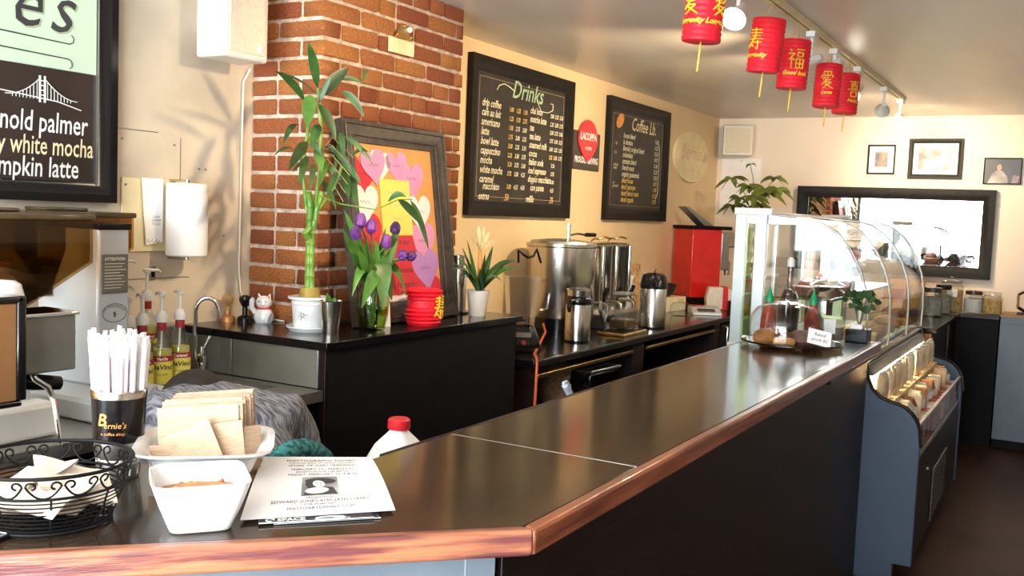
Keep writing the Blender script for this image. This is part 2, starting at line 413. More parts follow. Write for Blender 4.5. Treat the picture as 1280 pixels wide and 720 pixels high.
for k in range(nc):
    z1 = CEIL-.002-k*CH; z0 = z1-CH+J
    if z1 < 1.10: break
    z0 = max(z0, 1.06)
    pr = random.uniform(-.003, .004)
    corner = .205 if k % 2 == 0 else .098; cornerY = .098 if k % 2 == 0 else .205
    brick(PX0-.002, PX0+corner, PY0-.002, PY0+cornerY, z0, z1)
    x = PX0+corner+J
    while x < PX1-.03:
        L_ = random.choice((.2, .2, .2, .095, .2, .11)) if k % 6 else .095
        x1 = min(x+L_, PX1+random.uniform(-.004, .004))
        if PX1-x1 < .05: x1 = PX1+random.uniform(-.006, .004)
        brick(x, x1, PY0-.002+random.uniform(-.003, .003), PY0+.05, z0, z1); x = x1+J
    y = PY0+cornerY+J
    while y < YW-.02:
        y1 = min(y+(.2 if random.random() < .75 else .095), YW-.004)
        if YW-y1 < .04: y1 = YW-.004
        brick(PX0-.002+random.uniform(-.003, .003), PX0+.05, y, y1, z0, z1); y = y1+J
# white cable down the left edge of the pillar
tag(MB().tube([(2.640, 2.685, 2.03), (2.625, 2.69, 1.99), (2.622, 2.69, 1.55), (2.622, 2.69, 1.30), (2.635, 2.688, 1.22), (2.68, 2.67, 1.16), (2.70, 2.34, 1.145)] and
    [(2.66, 2.68, 2.04), (2.635, 2.69, 1.99), (2.632, 2.692, 1.30), (2.640, 2.69, 1.22), (2.665, 2.68, 1.16), (2.676, 2.62, 1.121), (2.672, 2.50, 1.119)], .004, 8).build('speaker_cable', 'white_cord'),
    'thin white cable running from the wall speaker down beside the brick pillar', 'cable')

# ================================================================ THE BAR
bar = thing('bar_counter', 'long glossy dark bar counter edged in worn reddish wood, bent at its near corner', 'counter', (1.6, .9, 0))
C0 = Vector((1.279, .680)); d = Vector((-.7071, .7071)); nn = Vector((.7071, .7071))
C1 = C0 + d*2.0; XE = 4.30
I0 = Vector((1.2898, .706)); I1 = I0 + d*2.0
B0 = Vector((1.4705, 1.137)); B1 = B0 + d*1.82
def V2(p, o=0): return (p.x, p.y)
SX = 1.736
b = MB(); b.prism([(SX, .706), (SX, 1.137), V2(B0), V2(B1), V2(I1), V2(I0)], 1.037, 1.070, 'z'); b.build('countertop', 'bar_top', bar, world=True, bevel=.001)
b = MB(); b.prism([(SX+.0015, .706), (XE, .706), (XE, 1.137), (SX+.0015, 1.137)], 1.037, 1.070, 'z'); b.build('countertop', 'bar_top', bar, world=True, bevel=.001)
MB().prism([(SX-.001, .706), (SX+.0025, .706), (SX+.0025, 1.137), (SX-.001, 1.137)], 1.05, 1.0704, 'z').build('seam', 'satin_steel', bar, world=True)
MB().prism([V2(C0), V2(I0), V2(I1), V2(C1)], 1.030, 1.0715, 'z').build('edge_trim', 'bar_wood_worn', bar, world=True, bevel=.006, seg=3)
MB().prism([V2(C0), (XE, .68), (XE, .706), V2(I0)], 1.030, 1.0715, 'z').build('edge_trim', 'bar_wood', bar, world=True, bevel=.006, seg=3)
MB().prism([(1.50, 1.137), (XE, 1.137), (XE, 1.149), (1.50, 1.149)], 1.030, 1.0712, 'z').build('back_edge_trim', 'dark_wood', bar, world=True, bevel=.003)
# body: front panels under the top
F0 = Vector((1.318, .757)); F1 = F0 + d*1.9
MB().prism([V2(F0), (4.46, .757), (4.46, 1.09), (1.45, 1.09)], 0, 1.037, 'z').build('front_panel', 'dark_wood', bar, world=True, bevel=.002)
G1 = F0+d*.03
MB().prism([V2(G1), V2(F0+nn*.30+d*.2), V2(F1+nn*.30), V2(F1)], 0, 1.036, 'z').build('side_panel', 'panel_grey', bar, world=True, bevel=.002)
Q = [F0+d*.012-nn*.004, F0+d*.062-nn*.004, F0+d*.062+nn*.02, F0+d*.012+nn*.02]
MB().prism([V2(q) for q in Q], 0, 1.032, 'z').build('corner_strip', 'panel_grey', bar, world=True, bevel=.0015)
# dark metal rail under the far end of the top with two small catches
MB().box(3.55, .722, .985, 4.44, .757, 1.034).build('rail', 'black_gloss', bar, world=True, bevel=.003)
for x in (3.72, 3.88): MB().box(x, .714, 1.004, x+.055, .724, 1.014).build('catch', 'chrome', bar, world=True, bevel=.002)

# ================================================================ LEFT WALL: board, roll, speaker
sg = thing('menu_sign', 'large framed wall sign at the upper left, pale green panel above white lettering on black', 'sign', (.85, YW, 1.53))
b = MB(WALL); b.box(.02, .02, .002, 1.205, .82, .02); b.build('board', 'sign_brown', sg)
b = MB(WALL); frame_bars(b, 0, 0, 1.222, .84, .062, .0, .04); b.build('frame', 'black_gloss', sg)
b = MB(WALL); b.box(.062, .394, .02, 1.155, .778, .0235); b.build('green_panel', 'sign_green', sg, bevel=.002)
b = MB(WALL); put_text(b, 'es', .862, .505, .215, shear=.3, n=.0246, sp=1.2)
for (p0, p1, dz, h) in ((.10, 1.06, -.060, .012), (.10, 1.055, -.105, -.02)):
    pts = [(p0+(p1-p0)*i/20, .556+dz-.022*(i/20), .0245) for i in range(21)]
    e = pts[-1]; pts += [(e[0]+.012, e[1]+.006*(1 if h > 0 else -1), .0245), (e[0]+.014, e[1]+.02*(1 if h > 0 else -1), .0245), (e[0]+.006, e[1]+.028*(1 if h > 0 else -1), .0245)]
    b.tube(pts, [.0012+.001*sin(pi*i/len(pts)) for i in range(len(pts))], 5)
b.build('lettering', 'ink', sg)
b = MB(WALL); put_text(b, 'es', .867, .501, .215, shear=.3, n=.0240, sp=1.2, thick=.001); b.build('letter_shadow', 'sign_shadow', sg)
b = MB(WALL)
put_text(b, 'nold palmer', 1.125, .205, .087, n=.0215, align='RIGHT', thick=.0007, shear=.08, xs=.68)
put_text(b, 'mpkin latte', 1.095, .072, .085, n=.0215, align='RIGHT', thick=.0007, shear=.08, xs=.68)
put_text(b, 'o', .86, .03, .06, n=.0215, align='RIGHT', thick=.0007)
# bridge drawing
cx, cy = .973, .302
for s_ in (-1, 1):
    pts = [(cx+.006+s_*t_*.11/10 + (s_ < 0)*-.012, cy+.058*(1-t_/10)**2+.002, .0215) for t_ in range(11)]; b.tube(pts, .0013, 5)
    for t_ in range(1, 9): b.box(pts[t_][0]-.0006, cy-.004, .021, pts[t_][0]+.0006, pts[t_][1], .0222)
b.tube([(cx-.32, cy+.012, .0215), (cx-.2, cy+.016, .0215), (cx-.1, cy+.008, .0215), (cx+.05, cy-.004, .0215), (cx+.13, cy-.022, .0215)], .0018, 5)
for s_ in (-1, 1): b.box(cx+s_*.008-.003, cy-.012, .021, cx+s_*.008+.003, cy+.066, .0225)
for q in range(4): b.box(cx-.01, cy+.008+q*.014, .021, cx+.01, cy+.011+q*.014, .0223)
b.box(.62, .048, .0205, 1.02, .051, .022)
b.build('white_lettering', 'white_ink', sg)
b = MB(WALL); put_text(b, 'rry white mocha', 1.146, .138, .080, n=.0215, align='RIGHT', thick=.0006, shear=.08, xs=.66); b.build('gold_lettering', 'cream', sg)
b = MB(WALL); b.box(1.157, .055, .020, 1.160, .79, .030); b.build('chrome_line', 'satin_steel', sg)

sp = thing('wall_speaker', 'white box speaker hung high on the wall left of the brick pillar', 'speaker', (2.46, 2.52, 2.035), 0)
b = MB(); b.box(-.098, -.02, 0, .105, .12, .32); b.build('cabinet', 'white_plastic', sp, bevel=.012, seg=3)
b = MB(WALL); b.box(-.078, .022, .018, .083, .30, .024); b.build('grille', 'speaker_face', sp, bevel=.002)
b = MB(WALL); b.box(.052, .03, .024, .066, .056, .0265); b.build('badge', 'white_paper', sp)
b = MB(); b.box(-.02, .115, .10, .03, .182, .20); b.build('bracket', 'white_plastic', sp)

pt = thing('paper_towel_roll', 'upright white paper towel roll on a wall holder above the syrup bottles', 'towel roll', (2.315, 2.615, 1.36))
b = MB(); b.lathe([(.0, .245), (.062, .245), (.068, .24), (.068, .004), (.064, 0), (.0, 0)], 32, caps=False); b.build('roll', 'white_paper', pt)
b = MB(); b.sheet(lambda u_, v_: (.066+.003*sin(6*v_), -.02+u_*.05-.0, -.006+v_*.24), 3, 5, .001); b.build('loose_sheet', 'white_paper', pt)
b = MB(); b.box(-.01, .066, -.004, .01, .085, .25); b.cyl((0, 0, -.012), (0, 0, .257), .008); b.box(-.008, 0, -.014, .008, .085, -.006); b.box(-.008, 0, .252, .008, .085, .258); b.build('holder', 'steel', pt)
pp_ = thing('splash_panel', 'flat cream panel screwed to the wall behind the towel roll', 'panel', (2.115, YW, 1.372))
b = MB(WALL); b.box(0, 0, 0, .30, .243, .008); b.build('sheet', 'cream', pp_, bevel=.002)
b = MB(WALL); b.lathe([(.004, 0), (.004, .003)], 8, (.012, .22, .008)); b.build('screw', 'steel', pp_)
nt = thing('paper_bag', 'white printed paper sheet hanging between the wall panel and the towel roll', 'paper', (2.185, 2.685, 1.395))
b = MB(WALL); b.prism([(.02, 0), (.085, .01), (.085, .222), (0, .222)], 0, .004, 'z'); b.build('sheet', 'white_paper', nt)
b = MB(WALL)
for i, s_ in enumerate(('SCAN', 'COFFEE', 'TO GO')): put_text(b, s_, .058, .09-.012*i, .011, n=.0046, align='CENTER')
for i in range(3): b.tube([(.026+.018*i, .02, .0046), (.022+.018*i, .012, .0046), (.030+.018*i, .008, .0046), (.036+.018*i, .014, .0046)], .0007, 4)
b.build('print', 'ink', nt)
ot = thing('wall_socket', 'small dark socket on the wall above the syrup bottles', 'socket', (2.230, YW, 1.275))
b = MB(WALL); b.box(0, 0, 0, .024, .045, .006); b.build('plate', 'grey_steel', ot, bevel=.001); b = MB(WALL); b.box(.006, .010, .006, .018, .035, .008); b.build('slot', 'black_paint', ot)

# ================================================================ BACK LEFT COUNTER, SINK
sk = thing('sink_counter', 'stainless steel sink counter along the left wall', 'counter', (1.4, 2.4, 0))
b = MB(); x0, x1, y0, y1 = 2.0, 2.33, 2.20, 2.50
for q in ((-.6, 2.05, x0, 2.695), (x1, 2.05, 2.375, 2.695), (x0, 2.05, x1, y0), (x0, y1, x1, 2.695)): b.box(q[0], q[1], .925, q[2], q[3], .96)
b.build('worktop', 'satin_steel', sk, world=True)
b = MB(); b.box(x0-.003, y0-.003, .80, x1+.003, y1+.003, .806)
for q in ((x0-.003, y0-.003, x0+.001, y1+.003), (x1-.001, y0-.003, x1+.003, y1+.003), (x0, y0-.003, x1, y0+.001), (x0, y1-.001, x1, y1+.003)): b.box(q[0], q[1], .80, q[2], q[3], .958)
b.build('basin', 'grey_steel', sk, world=True)
b = MB(); b.box(-.6, 2.09, 0, 1.98, 2.69, .925); b.box(1.98, 2.09, 0, 2.37, 2.69, .79); b.build('cabinet', 'black_paint', sk, world=True)
for (xa, xb) in ((1.30, 1.90), (1.92, 2.375)): MB().box(xa, 2.684, .962, xb, 2.697, 1.112).build('splashback', 'grey_steel', sk, world=True, bevel=.002)
fc = thing('faucet', 'chrome gooseneck faucet at the back of the steel sink', 'faucet', (2.352, 2.575, .96))
b = MB(); b.lathe([(.022, 0), (.022, .008), (.013, .014), (.013, .03), (.018, .036), (.018, .06), (.010, .066), (.008, .09)], 20); b.build('base', 'chrome', fc)
b = MB(); q = Vector((.72, -.69, 0)).normalized(); pts = [Vector((-.012, .0, .06)), Vector((-.014, 0, .16)), Vector((-.014, 0, .22))]
pts = [Vector((-.03, .0, .05)), Vector((-.03, 0, .15)), Vector((-.03, 0, .215))]
for i in range(1, 10): a = pi*i/9; pts.append(Vector((-.03, 0, .215)) + q*.038*(1-cos(a)) + Vector((0, 0, .045*sin(a))))
pts.append(pts[-1] + Vector((0, 0, -.03))); b.tube(pts, .0075, 12); b.build('spout', 'chrome', fc)
b = MB(); b.tube([(0, 0, .08), (.015, -.012, .10), (.022, -.016, .125), (.02, -.014, .145)], [.006, .007, .006, .004], 10); b.build('handle', 'chrome', fc)

# black shelf cabinet in front of the pillar
cb = thing('shelf_cabinet', 'tall black cabinet with a dark ledge wrapping the foot of the brick pillar', 'cabinet', (3.0, 2.3, 0))
b = MB(); b.prism([(2.365, 2.03), (3.63, 2.03), (3.63, 2.695), (3.60, 2.695), (3.60, 2.355), (2.682, 2.355), (2.682, 2.695), (2.365, 2.695)], 1.088, 1.115, 'z'); b.build('top', 'black_gloss', cb, world=True, bevel=.002)
b = MB(); b.prism([(2.39, 2.045), (3.60, 2.045), (3.60, 2.35), (2.68, 2.35), (2.68, 2.69), (2.39, 2.69)], 0, 1.088, 'z'); b.build('body', 'black_paint', cb, world=True)
for (ya, yb) in ((2.075, 2.455), (2.46, 2.69)): MB().box(2.377, ya, .962, 2.391, yb, 1.087).build('steel_panel', 'grey_steel', cb, world=True, bevel=.002)
MB().box(2.379, 2.046, 0, 2.391, 2.072, 1.087).build('corner_strip', 'dark_wood', cb, world=True, bevel=.002)
# ================================================================ ON THE BLACK LEDGE
LZ = 1.115
def stool_obj(name, label, loc, m1, m2, s=1):
    t = thing(name, label, 'tamper', loc)
    b = MB(); b.lathe([(.0, .042), (.010, .042), (.009, .055), (.016, .066), (.022, .080), (.020, .092), (.010, .098), (0, .099)], 20, caps=False); b.build('handle', m1, t)
    b = MB(); b.lathe([(.0, 0), (.027, 0), (.027, .016), (.024, .020), (.010, .026), (.009, .044), (0, .044)], 24, caps=False); b.build('base', m2, t)
    return t
stool_obj('coffee_tamper', 'wooden handled coffee tamper with metal base at the left end of the ledge', (2.545, 2.655, LZ), 'wood_light', 'copper')
stool_obj('coffee_tamper', 'black coffee tamper between the wooden tamper and the white cat figurine', (2.575, 2.600, LZ), 'black_gloss', 'black_gloss')
ct = thing('cat_figurine', 'small white lucky cat figurine with a red collar on the ledge', 'figurine', (2.615, 2.545, LZ), R(-60))
b = MB(); b.lathe([(0, 0), (.030, 0), (.036, .012), (.036, .028), (.029, .044), (.020, .054), (0, .06)], 24, caps=False, sy=.85); b.build('body', 'porcelain', ct)
b = MB(); b.ball((0, -.002, .074), .029, .025, .025, 20, 12)
for s_ in (-1, 1): b.tube([(s_*.016, 0, .088), (s_*.021, 0, .106)], [.010, .001], 8)
b.ball((0, -.026, .068), .008, .006, .005, 10, 6); b.build('head', 'porcelain', ct)
b = MB(); b.tube([(-.030, -.006, .035), (-.042, -.010, .055), (-.042, -.012, .080), (-.036, -.014, .090)], [.010, .009, .010, .006], 10); b.build('raised_paw', 'porcelain', ct)
b = MB(); b.tube([(.026, -.02, .04), (.020, -.034, .022), (.016, -.036, .008)], [.009, .008, .008], 10); b.build('paw', 'porcelain', ct)
b = MB(); b.tube([(.0235*cos(a*pi/10), .021*sin(a*pi/10), .053) for a in range(20)], .003, 8, closed=True); b.build('collar', 'red_cap', ct)
b = MB()
for s_ in (-1, 1): b.tube([(s_*.015-.005, -.0235, .078), (s_*.012, -.0265, .081), (s_*.009+.003, -.0265, .078)], .0012, 5)
b.build('eye_line', 'ink', ct)
for s_ in (-1, 1):
    b = MB(); b.tube([(s_*.0165, -.008, .090), (s_*.020, -.006, .1)], [.004, .001], 6); b.build('inner_ear', 'red_cap', ct)

# potted bamboo
bp = thing('potted_bamboo', 'tall lucky bamboo in a white glazed pot with saucer, in front of the brick pillar', 'plant', (2.565, 2.285, LZ))
b = MB(); b.lathe([(0, 0), (.066, 0), (.078, .014), (.078, .018), (.060, .010), (0, .010)], 36, caps=False); b.build('saucer', 'porcelain', bp)
b = MB(); b.lathe([(0, .010), (.050, .010), (.054, .016), (.061, .100), (.061, .106), (.073, .112), (.073, .119), (.062, .120), (.055, .115), (.055, .095), (0, .095)], 36, caps=False); b.build('pot', 'porcelain', bp)
b = MB()
an = math.atan2(-2.285, -2.565)
for (a0, s_) in ((an-.42, 1), (an-.35, .8)):
    for k in range(6):
        th = R(20+60*k)+s_; c_ = Vector((a0*.0595, .062)); 
        f_ = cyl_wrap(.0592, 0, 0); L_ = .016+.006*(k % 2)
        for q in range(4):
            pass
        b.poly([f_((a0*.0592+cos(th+.25)*.004), .058+sin(th+.25)*.004), f_((a0*.0592+cos(th)*L_), .058+sin(th)*L_), f_((a0*.0592+cos(th-.25)*.004), .058+sin(th-.25)*.004)])
b.build('leaf_motif', 'ink', bp, recalc=False)
b = MB(); b.tube([(.0615*cos(a*pi/16), .0615*sin(a*pi/16), .093) for a in range(32)], .001, 5, closed=True); b.build('painted_line', 'pink_stripe', bp)
b = MB(); b.lathe([(0, .094), (.036, .094), (.034, .125), (.030, .150), (0, .150)], 14, caps=False, sx=1.1); b.build('bulb', 'bulb_brown', bp)
YB = 2.285
def canes(px, name='stem', rad=.009, m_='bamboo', n=10):
    P_ = [Vector(p) for p in px]
    out = []; rr = []
    for i in range(len(P_)-1):
        a, c_ = P_[i], P_[i+1]; k = max(1, int((c_-a).length/.035))
        for j in range(k):
            q = j/k; out += [a.lerp(c_, q), a.lerp(c_, q+.12/k), a.lerp(c_, q+.9/k)]; rr += [rad*1.18, rad, rad]
    out.append(P_[-1]); rr.append(rad)
    b = MB(); b.tube(out, rr, n); return b.build(name, m_, bp, world=True)
canes([(2.554, 2.285, 1.222), (2.558, 2.285, 1.346), (2.558, 2.285, 1.457), (2.559, 2.285, 1.544), (2.545, 2.285, 1.593)], rad=.0125)
canes([(2.567, 2.275, 1.222), (2.559, 2.275, 1.347), (2.559, 2.275, 1.452), (2.58, 2.275, 1.54), (2.603, 2.275, 1.596)], rad=.0105)
canes([(2.545, 2.29, 1.533), (2.52, 2.29, 1.673), (2.54, 2.29, 1.782), (2.555, 2.29, 1.919)], rad=.006)
canes([(2.57, 2.28, 1.517), (2.594, 2.28, 1.65), (2.597, 2.28, 1.801), (2.579, 2.28, 1.948)], rad=.006)
canes([(2.583, 2.27, 1.534), (2.64, 2.25, 1.611), (2.679, 2.25, 1.697)], rad=.005)
canes([(2.529, 2.26, 1.471), (2.506, 2.26, 1.452), (2.523, 2.26, 1.436)], 'knot', rad=.010)
b = MB(); b.tube([(2.578, 2.26, 1.581), (2.565, 2.16, 1.557), (2.659, 2.08, 1.542), (2.753, 2.06, 1.579), (2.838, 2.06, 1.584)], .0022, 6); b.build('stem', 'bamboo', bp, world=True)
LV = [  # base, tip, width
 ((2.564, 2.27, 1.946), (2.456, 2.22, 2.078), .034), ((2.572, 2.28, 1.926), (2.351, 2.24, 1.963), .014), ((2.495, 2.26, 1.89), (2.291, 2.2, 1.961), .024),
 ((2.554, 2.25, 1.912), (2.64, 2.2, 2.024), .040), ((2.622, 2.24, 1.98), (2.711, 2.2, 1.98), .018), ((2.653, 2.24, 1.946), (2.705, 2.18, 1.863), .026),
 ((2.506, 2.25, 1.917), (2.428, 2.19, 1.798), .046), ((2.536, 2.24, 1.889), (2.56, 2.18, 1.768), .040), ((2.481, 2.28, 1.817), (2.383, 2.25, 1.743), .022),
 ((2.565, 2.26, 1.825), (2.483, 2.22, 1.74), .034), ((2.5, 2.25, 1.758), (2.322, 2.17, 1.655), .036), ((2.516, 2.26, 1.753), (2.535, 2.22, 1.715), .022),
 ((2.544, 2.25, 1.745), (2.515, 2.2, 1.661), .034), ((2.468, 2.28, 1.734), (2.344, 2.25, 1.704), .010), ((2.592, 2.26, 1.749), (2.626, 2.22, 1.713), .018),
 ((2.603, 2.2, 1.801), (2.579, 2.16, 1.718), .020), ((2.624, 2.2, 1.789), (2.685, 2.12, 1.699), .018), ((2.6, 2.22, 1.733), (2.612, 2.15, 1.659), .022),
 ((2.591, 2.24, 1.705), (2.478, 2.18, 1.606), .024), ((2.52, 2.27, 1.714), (2.43, 2.22, 1.611), .024), ((2.631, 2.22, 1.694), (2.652, 2.14, 1.623), .020),
 ((2.653, 2.22, 1.682), (2.586, 2.14, 1.571), .026), ((2.596, 2.2, 1.665), (2.45, 2.12, 1.573), .022), ((2.67, 2.2, 1.722), (2.657, 2.12, 1.738), .014),
 ((2.525, 2.27, 1.7), (2.42, 2.24, 1.655), .012), ((2.561, 2.24, 1.636), (2.546, 2.16, 1.537), .020), ((2.646, 2.22, 1.64), (2.626, 2.13, 1.54), .018),
 ((2.664, 2.2, 1.669), (2.606, 2.12, 1.54), .024), ((2.652, 2.24, 1.77), (2.579, 2.2, 1.664), .018), ((2.711, 2.2, 1.977), (2.753, 2.2, 2.03), .010),
 ((2.753, 2.06, 1.581), (2.879, 2.04, 1.491), .030), ((2.828, 2.06, 1.581), (2.909, 2.03, 1.405), .030), ((2.698, 2.06, 1.571), (2.722, 2, 1.59), .022), ((2.536, 2.24, 1.889), (2.551, 2.2, 1.98), .018),
 ((2.519, 2.24, 1.687), (2.462, 2.2, 1.597), .02), ((2.568, 2.24, 1.677), (2.59, 2.18, 1.635), .018)]
for i, (a, c_, w_) in enumerate(LV):
    b = MB(); b.leaf(a, c_, w_, sag=.008+.004*(i % 3), nrm=(-.7+.5*sin(i*2.1), -.6, .3+.3*cos(i))); b.build('leaf', 'leaf_green' if i in (12, 6, 18) else 'leaf_dark', bp, world=True)
for q in range(6):
    b = MB(); b.tube([(2.572, 2.26, 1.731), Vector((2.566, 2.2, 1.69))+Vector((0, 0, .03*q-.06)), Vector((2.582, 2.16, 1.665))+Vector((.01*q, 0, .03*q-.10))], .0012, 4); b.build('twig', 'bulb_brown', bp, world=True)

cu = thing('steel_cup', 'tapered brushed steel cup holding a small green sprig, beside the bamboo pot', 'cup', (2.545, 2.170, LZ))
b = MB(); b.lathe([(0, 0), (.027, 0), (.028, .004), (.038, .112), (.040, .114), (.037, .115), (.027, .006), (0, .006)], 32, caps=False); b.build('body', 'steel', cu)
for i, (dx, dy, dz) in enumerate(((-.012, .01, .14), (.012, -.004, .125), (0, .02, .13))):
    b = MB(); b.leaf((0, 0, .08), (dx, dy, dz), .022); b.build('leaf', 'leaf_green', cu)

# tulips in a glass vase
vs = thing('tulip_vase', 'clear glass vase of purple tulips standing before the framed hearts', 'vase', (2.745, 2.150, LZ))
b = MB(); b.lathe([(0, 0), (.040, 0), (.046, .006), (.056, .06), (.060, .105), (.052, .145), (.043, .165), (.046, .185), (.049, .19), (.043, .188), (.040, .166), (.049, .145), (.056, .105), (.052, .06), (.043, .010), (0, .010)], 36, caps=False); b.build('glass', 'glass_green', vs)
b = MB(); b.lathe([(0, .0105), (.042, .0105), (.0515, .06), (.054, .078), (0, .078)], 30, caps=False); b.build('water', 'water', vs)
HD = [((2.641, 2.13, 1.499), 0, 0), ((2.674, 2.11, 1.481), .3, 0), ((2.58, 2.1, 1.459), -.7, .1), ((2.864, 2.15, 1.475), .7, .1), ((2.775, 2.12, 1.428), -.3, 0), ((2.818, 2.08, 1.384), 1.3, 0), ((2.858, 2.07, 1.381), 1.4, 0)]
vb = Vector((2.745, 2.150, LZ))
for i, (h, tl, q) in enumerate(HD):
    h = Vector(h); bs = vb + Vector((random.uniform(-.025, .025), random.uniform(-.02, .02), .015)); nk = vb + Vector((random.uniform(-.02, .02), random.uniform(-.02, .02), .17))
    b = MB(); b.tube([bs, nk, nk.lerp(h, .5)+Vector((0, 0, .03)), h+Vector((-.01 if tl > 1 else 0, 0, -.012))], .0035, 8); st = b.build('stem', 'leaf_green', vs, world=True)
    b = MB(); T_ = Matrix.Translation(h) @ Matrix.Rotation(tl, 4, Vector((-.5, .86, 0)))
    b.T = T_
    for k in range(6):
        a = k*pi/3; b.lathe([(.002, -.022), (.011, -.012), (.0125, .004), (.008, .020), (.001, .030)], 10, (.0075*cos(a), .0075*sin(a), 0), caps=True)
    b.build('tulip_head', 'tulip', st, world=True)
TL = [((.0, 0, .17), (2.539, 2.12, 1.538), .030, .0), ((-.02, 0, .14), (2.533, 2.12, 1.477), .030, .0), ((-.02, .0, .14), (2.548, 2.1, 1.438), .036, .02),
      ((.02, 0, .16), (2.728, 2.13, 1.436), .03, .0), ((.02, 0, .15), (2.96, 2.2, 1.477), .03, .01), ((.0, 0, .16), (2.82, 2.16, 1.477), .026, .0),
      ((-.03, 0, .17), (2.568, 2.1, 1.249), .036, .07), ((.0, -.03, .2), (2.596, 2.08, 1.208), .05, .04), ((.01, -.03, .24), (2.711, 2.08, 1.193), .06, .05),
      ((.03, 0, .16), (2.878, 2.1, 1.227), .034, .085), ((.02, 0, .17), (2.818, 2.12, 1.217), .05, .05), ((-.02, 0, .15), (2.591, 2.1, 1.405), .04, .01),
      ((.02, -.01, .15), (2.774, 2.1, 1.386), .045, .01), ((.01, 0, .14), (2.645, 2.09, 1.356), .05, .01), ((.03, 0, .15), (2.854, 2.13, 1.435), .024, .0), ((0, 0, .15), (2.674, 2.14, 1.436), .028, .0)]
for i, (a, c_, w_, sg_) in enumerate(TL):
    b = MB(); b.leaf(vb+Vector(a), c_, w_, sag=sg_, nrm=(-.5+.3*sin(i*3), -.8, .15), n=9); b.build('leaf', 'leaf_green', vs, world=True)
cd = thing('place_card', 'small white folded card standing behind the glass vase', 'card', (2.850, 2.178, LZ), R(-25))
b = MB(); b.prism([(-.03, 0), (.028, 0), (.018, .125), (-.012, .125)], -.001, .001, 'y'); b.build('front', 'white_paper', cd); b = MB(); b.prism([(-.02, 0), (.02, 0), (.012, .12), (-.008, .12)], .02, .022, 'y'); b.build('back', 'white_paper', cd)
b = MB(); b.box(-.012, -.0022, .04, .014, -.001, .075); b.build('picture', 'card_orange', cd)

# framed hearts
FA = Vector((2.735, 2.235, LZ+.002)); tiltf = -math.atan2(.105, .745)
FM = Matrix.Translation(FA) @ Matrix.Rotation(tiltf, 4, 'X') @ WALL
fr = thing('framed_collage', 'dark framed collage of paper hearts leaning on the brick pillar', 'picture', FA)
FM = Matrix.Rotation(tiltf, 4, 'X') @ WALL
FW, FH = .652, .752
b = MB(FM); frame_bars(b, 0, 0, FW, FH, .078, -.0, .035); b.build('frame', 'frame_brown', fr, bevel=.001)
for (w_, n_) in ((.016, .0355), (.055, .022)):
    b = MB(FM); o_ = w_; pts = [(o_, o_, n_), (FW-o_, o_, n_), (FW-o_, FH-o_, n_), (o_, FH-o_, n_)]
    b.tube(pts, .004, 8, closed=True); b.build('moulding', 'frame_brown', fr)
b = MB(FM); b.box(.02, .02, .001, FW-.02, FH-.02, .008); b.build('backing', 'card_orange', fr)
def heart(cx, cy, s, m_, ang, n_=.010):
    b = MB(FM @ Matrix.Translation((cx, cy, n_)) @ Matrix.Rotation(ang, 4, 'Z'))
    pts = []
    for i in range(28):
        t_ = 2*pi*i/28; pts.append((s*(16*sin(t_)**3)/32, s*(13*cos(t_)-5*cos(2*t_)-2*cos(3*t_)-cos(4*t_))/30))
    b.prism(pts, 0, .0012, 'z'); o = b.build('paper_heart', m_, fr); 
    b = MB(FM @ Matrix.Translation((cx, cy, n_+.0014)) @ Matrix.Rotation(ang*.5, 4, 'Z'))
    b.tube([(-s*.22+s*.04*i, .006*sin(i*1.9), 0) for i in range(11)], .0008, 4); b.build('handwriting', 'ink', o); return o
X0 = .078
heart(.115, .56, .17, 'heart_red', 0, .0085); heart(.19, .595, .15, 'heart_pink', .15, .012); heart(.235, .60, .13, 'heart_white', -.1, .0095)
heart(.34, .60, .14, 'heart_pink', .1, .0095); heart(.43, .555, .16, 'heart_pink', 0, .011); heart(.125, .455, .155, 'heart_white', 0, .011)
heart(.115, .33, .20, 'heart_red', .1, .0085); heart(.46, .425, .16, 'heart_white', .05, .0125); heart(.475, .31, .17, 'heart_pink', .1, .010)
heart(.475, .20, .18, 'heart_lilac', .1, .0125); heart(.49, .10, .17, 'heart_red', 0, .009); heart(.14, .17, .2, 'heart_red', 0, .009)
b = MB(FM); b.box(.215, .33, .012, .405, .545, .0135); cy_ = b.build('yellow_note', 'card_yellow', fr)
b = MB(FM)
for i, s_ in enumerate(('you are invited', 'to write a', 'valentine')): put_text(b, s_, .31, .49-.05*i, .026, shear=.3, n=.0138, align='CENTER', xs=.9)
b.build('handwriting', 'gold_ink', cy_)
b = MB(FM); b.prism([(.235, .10), (.47, .11), (.40, .33), (.235, .33)], .011, .0125, 'z'); cr_ = b.build('red_note', 'heart_red', fr)
b = MB(FM)
for i, s_ in enumerate(('To our', 'love', 'Sweeties', 'Valentine')): put_text(b, s_, .33, .295-.055*i, .032, shear=.3, n=.0128, align='CENTER')
b.build('handwriting', 'ink', cr_)
b = MB(FM); b.prism([(.23, .05), (.47, .045), (.46, .17), (.22, .14)], .0100, .0108, 'z'); cw_ = b.build('white_note', 'white_paper', fr)
b = MB(FM); put_text(b, 'Love,', .27, .10, .034, shear=.3, n=.0130); b.build('handwriting', 'ink', cw_)

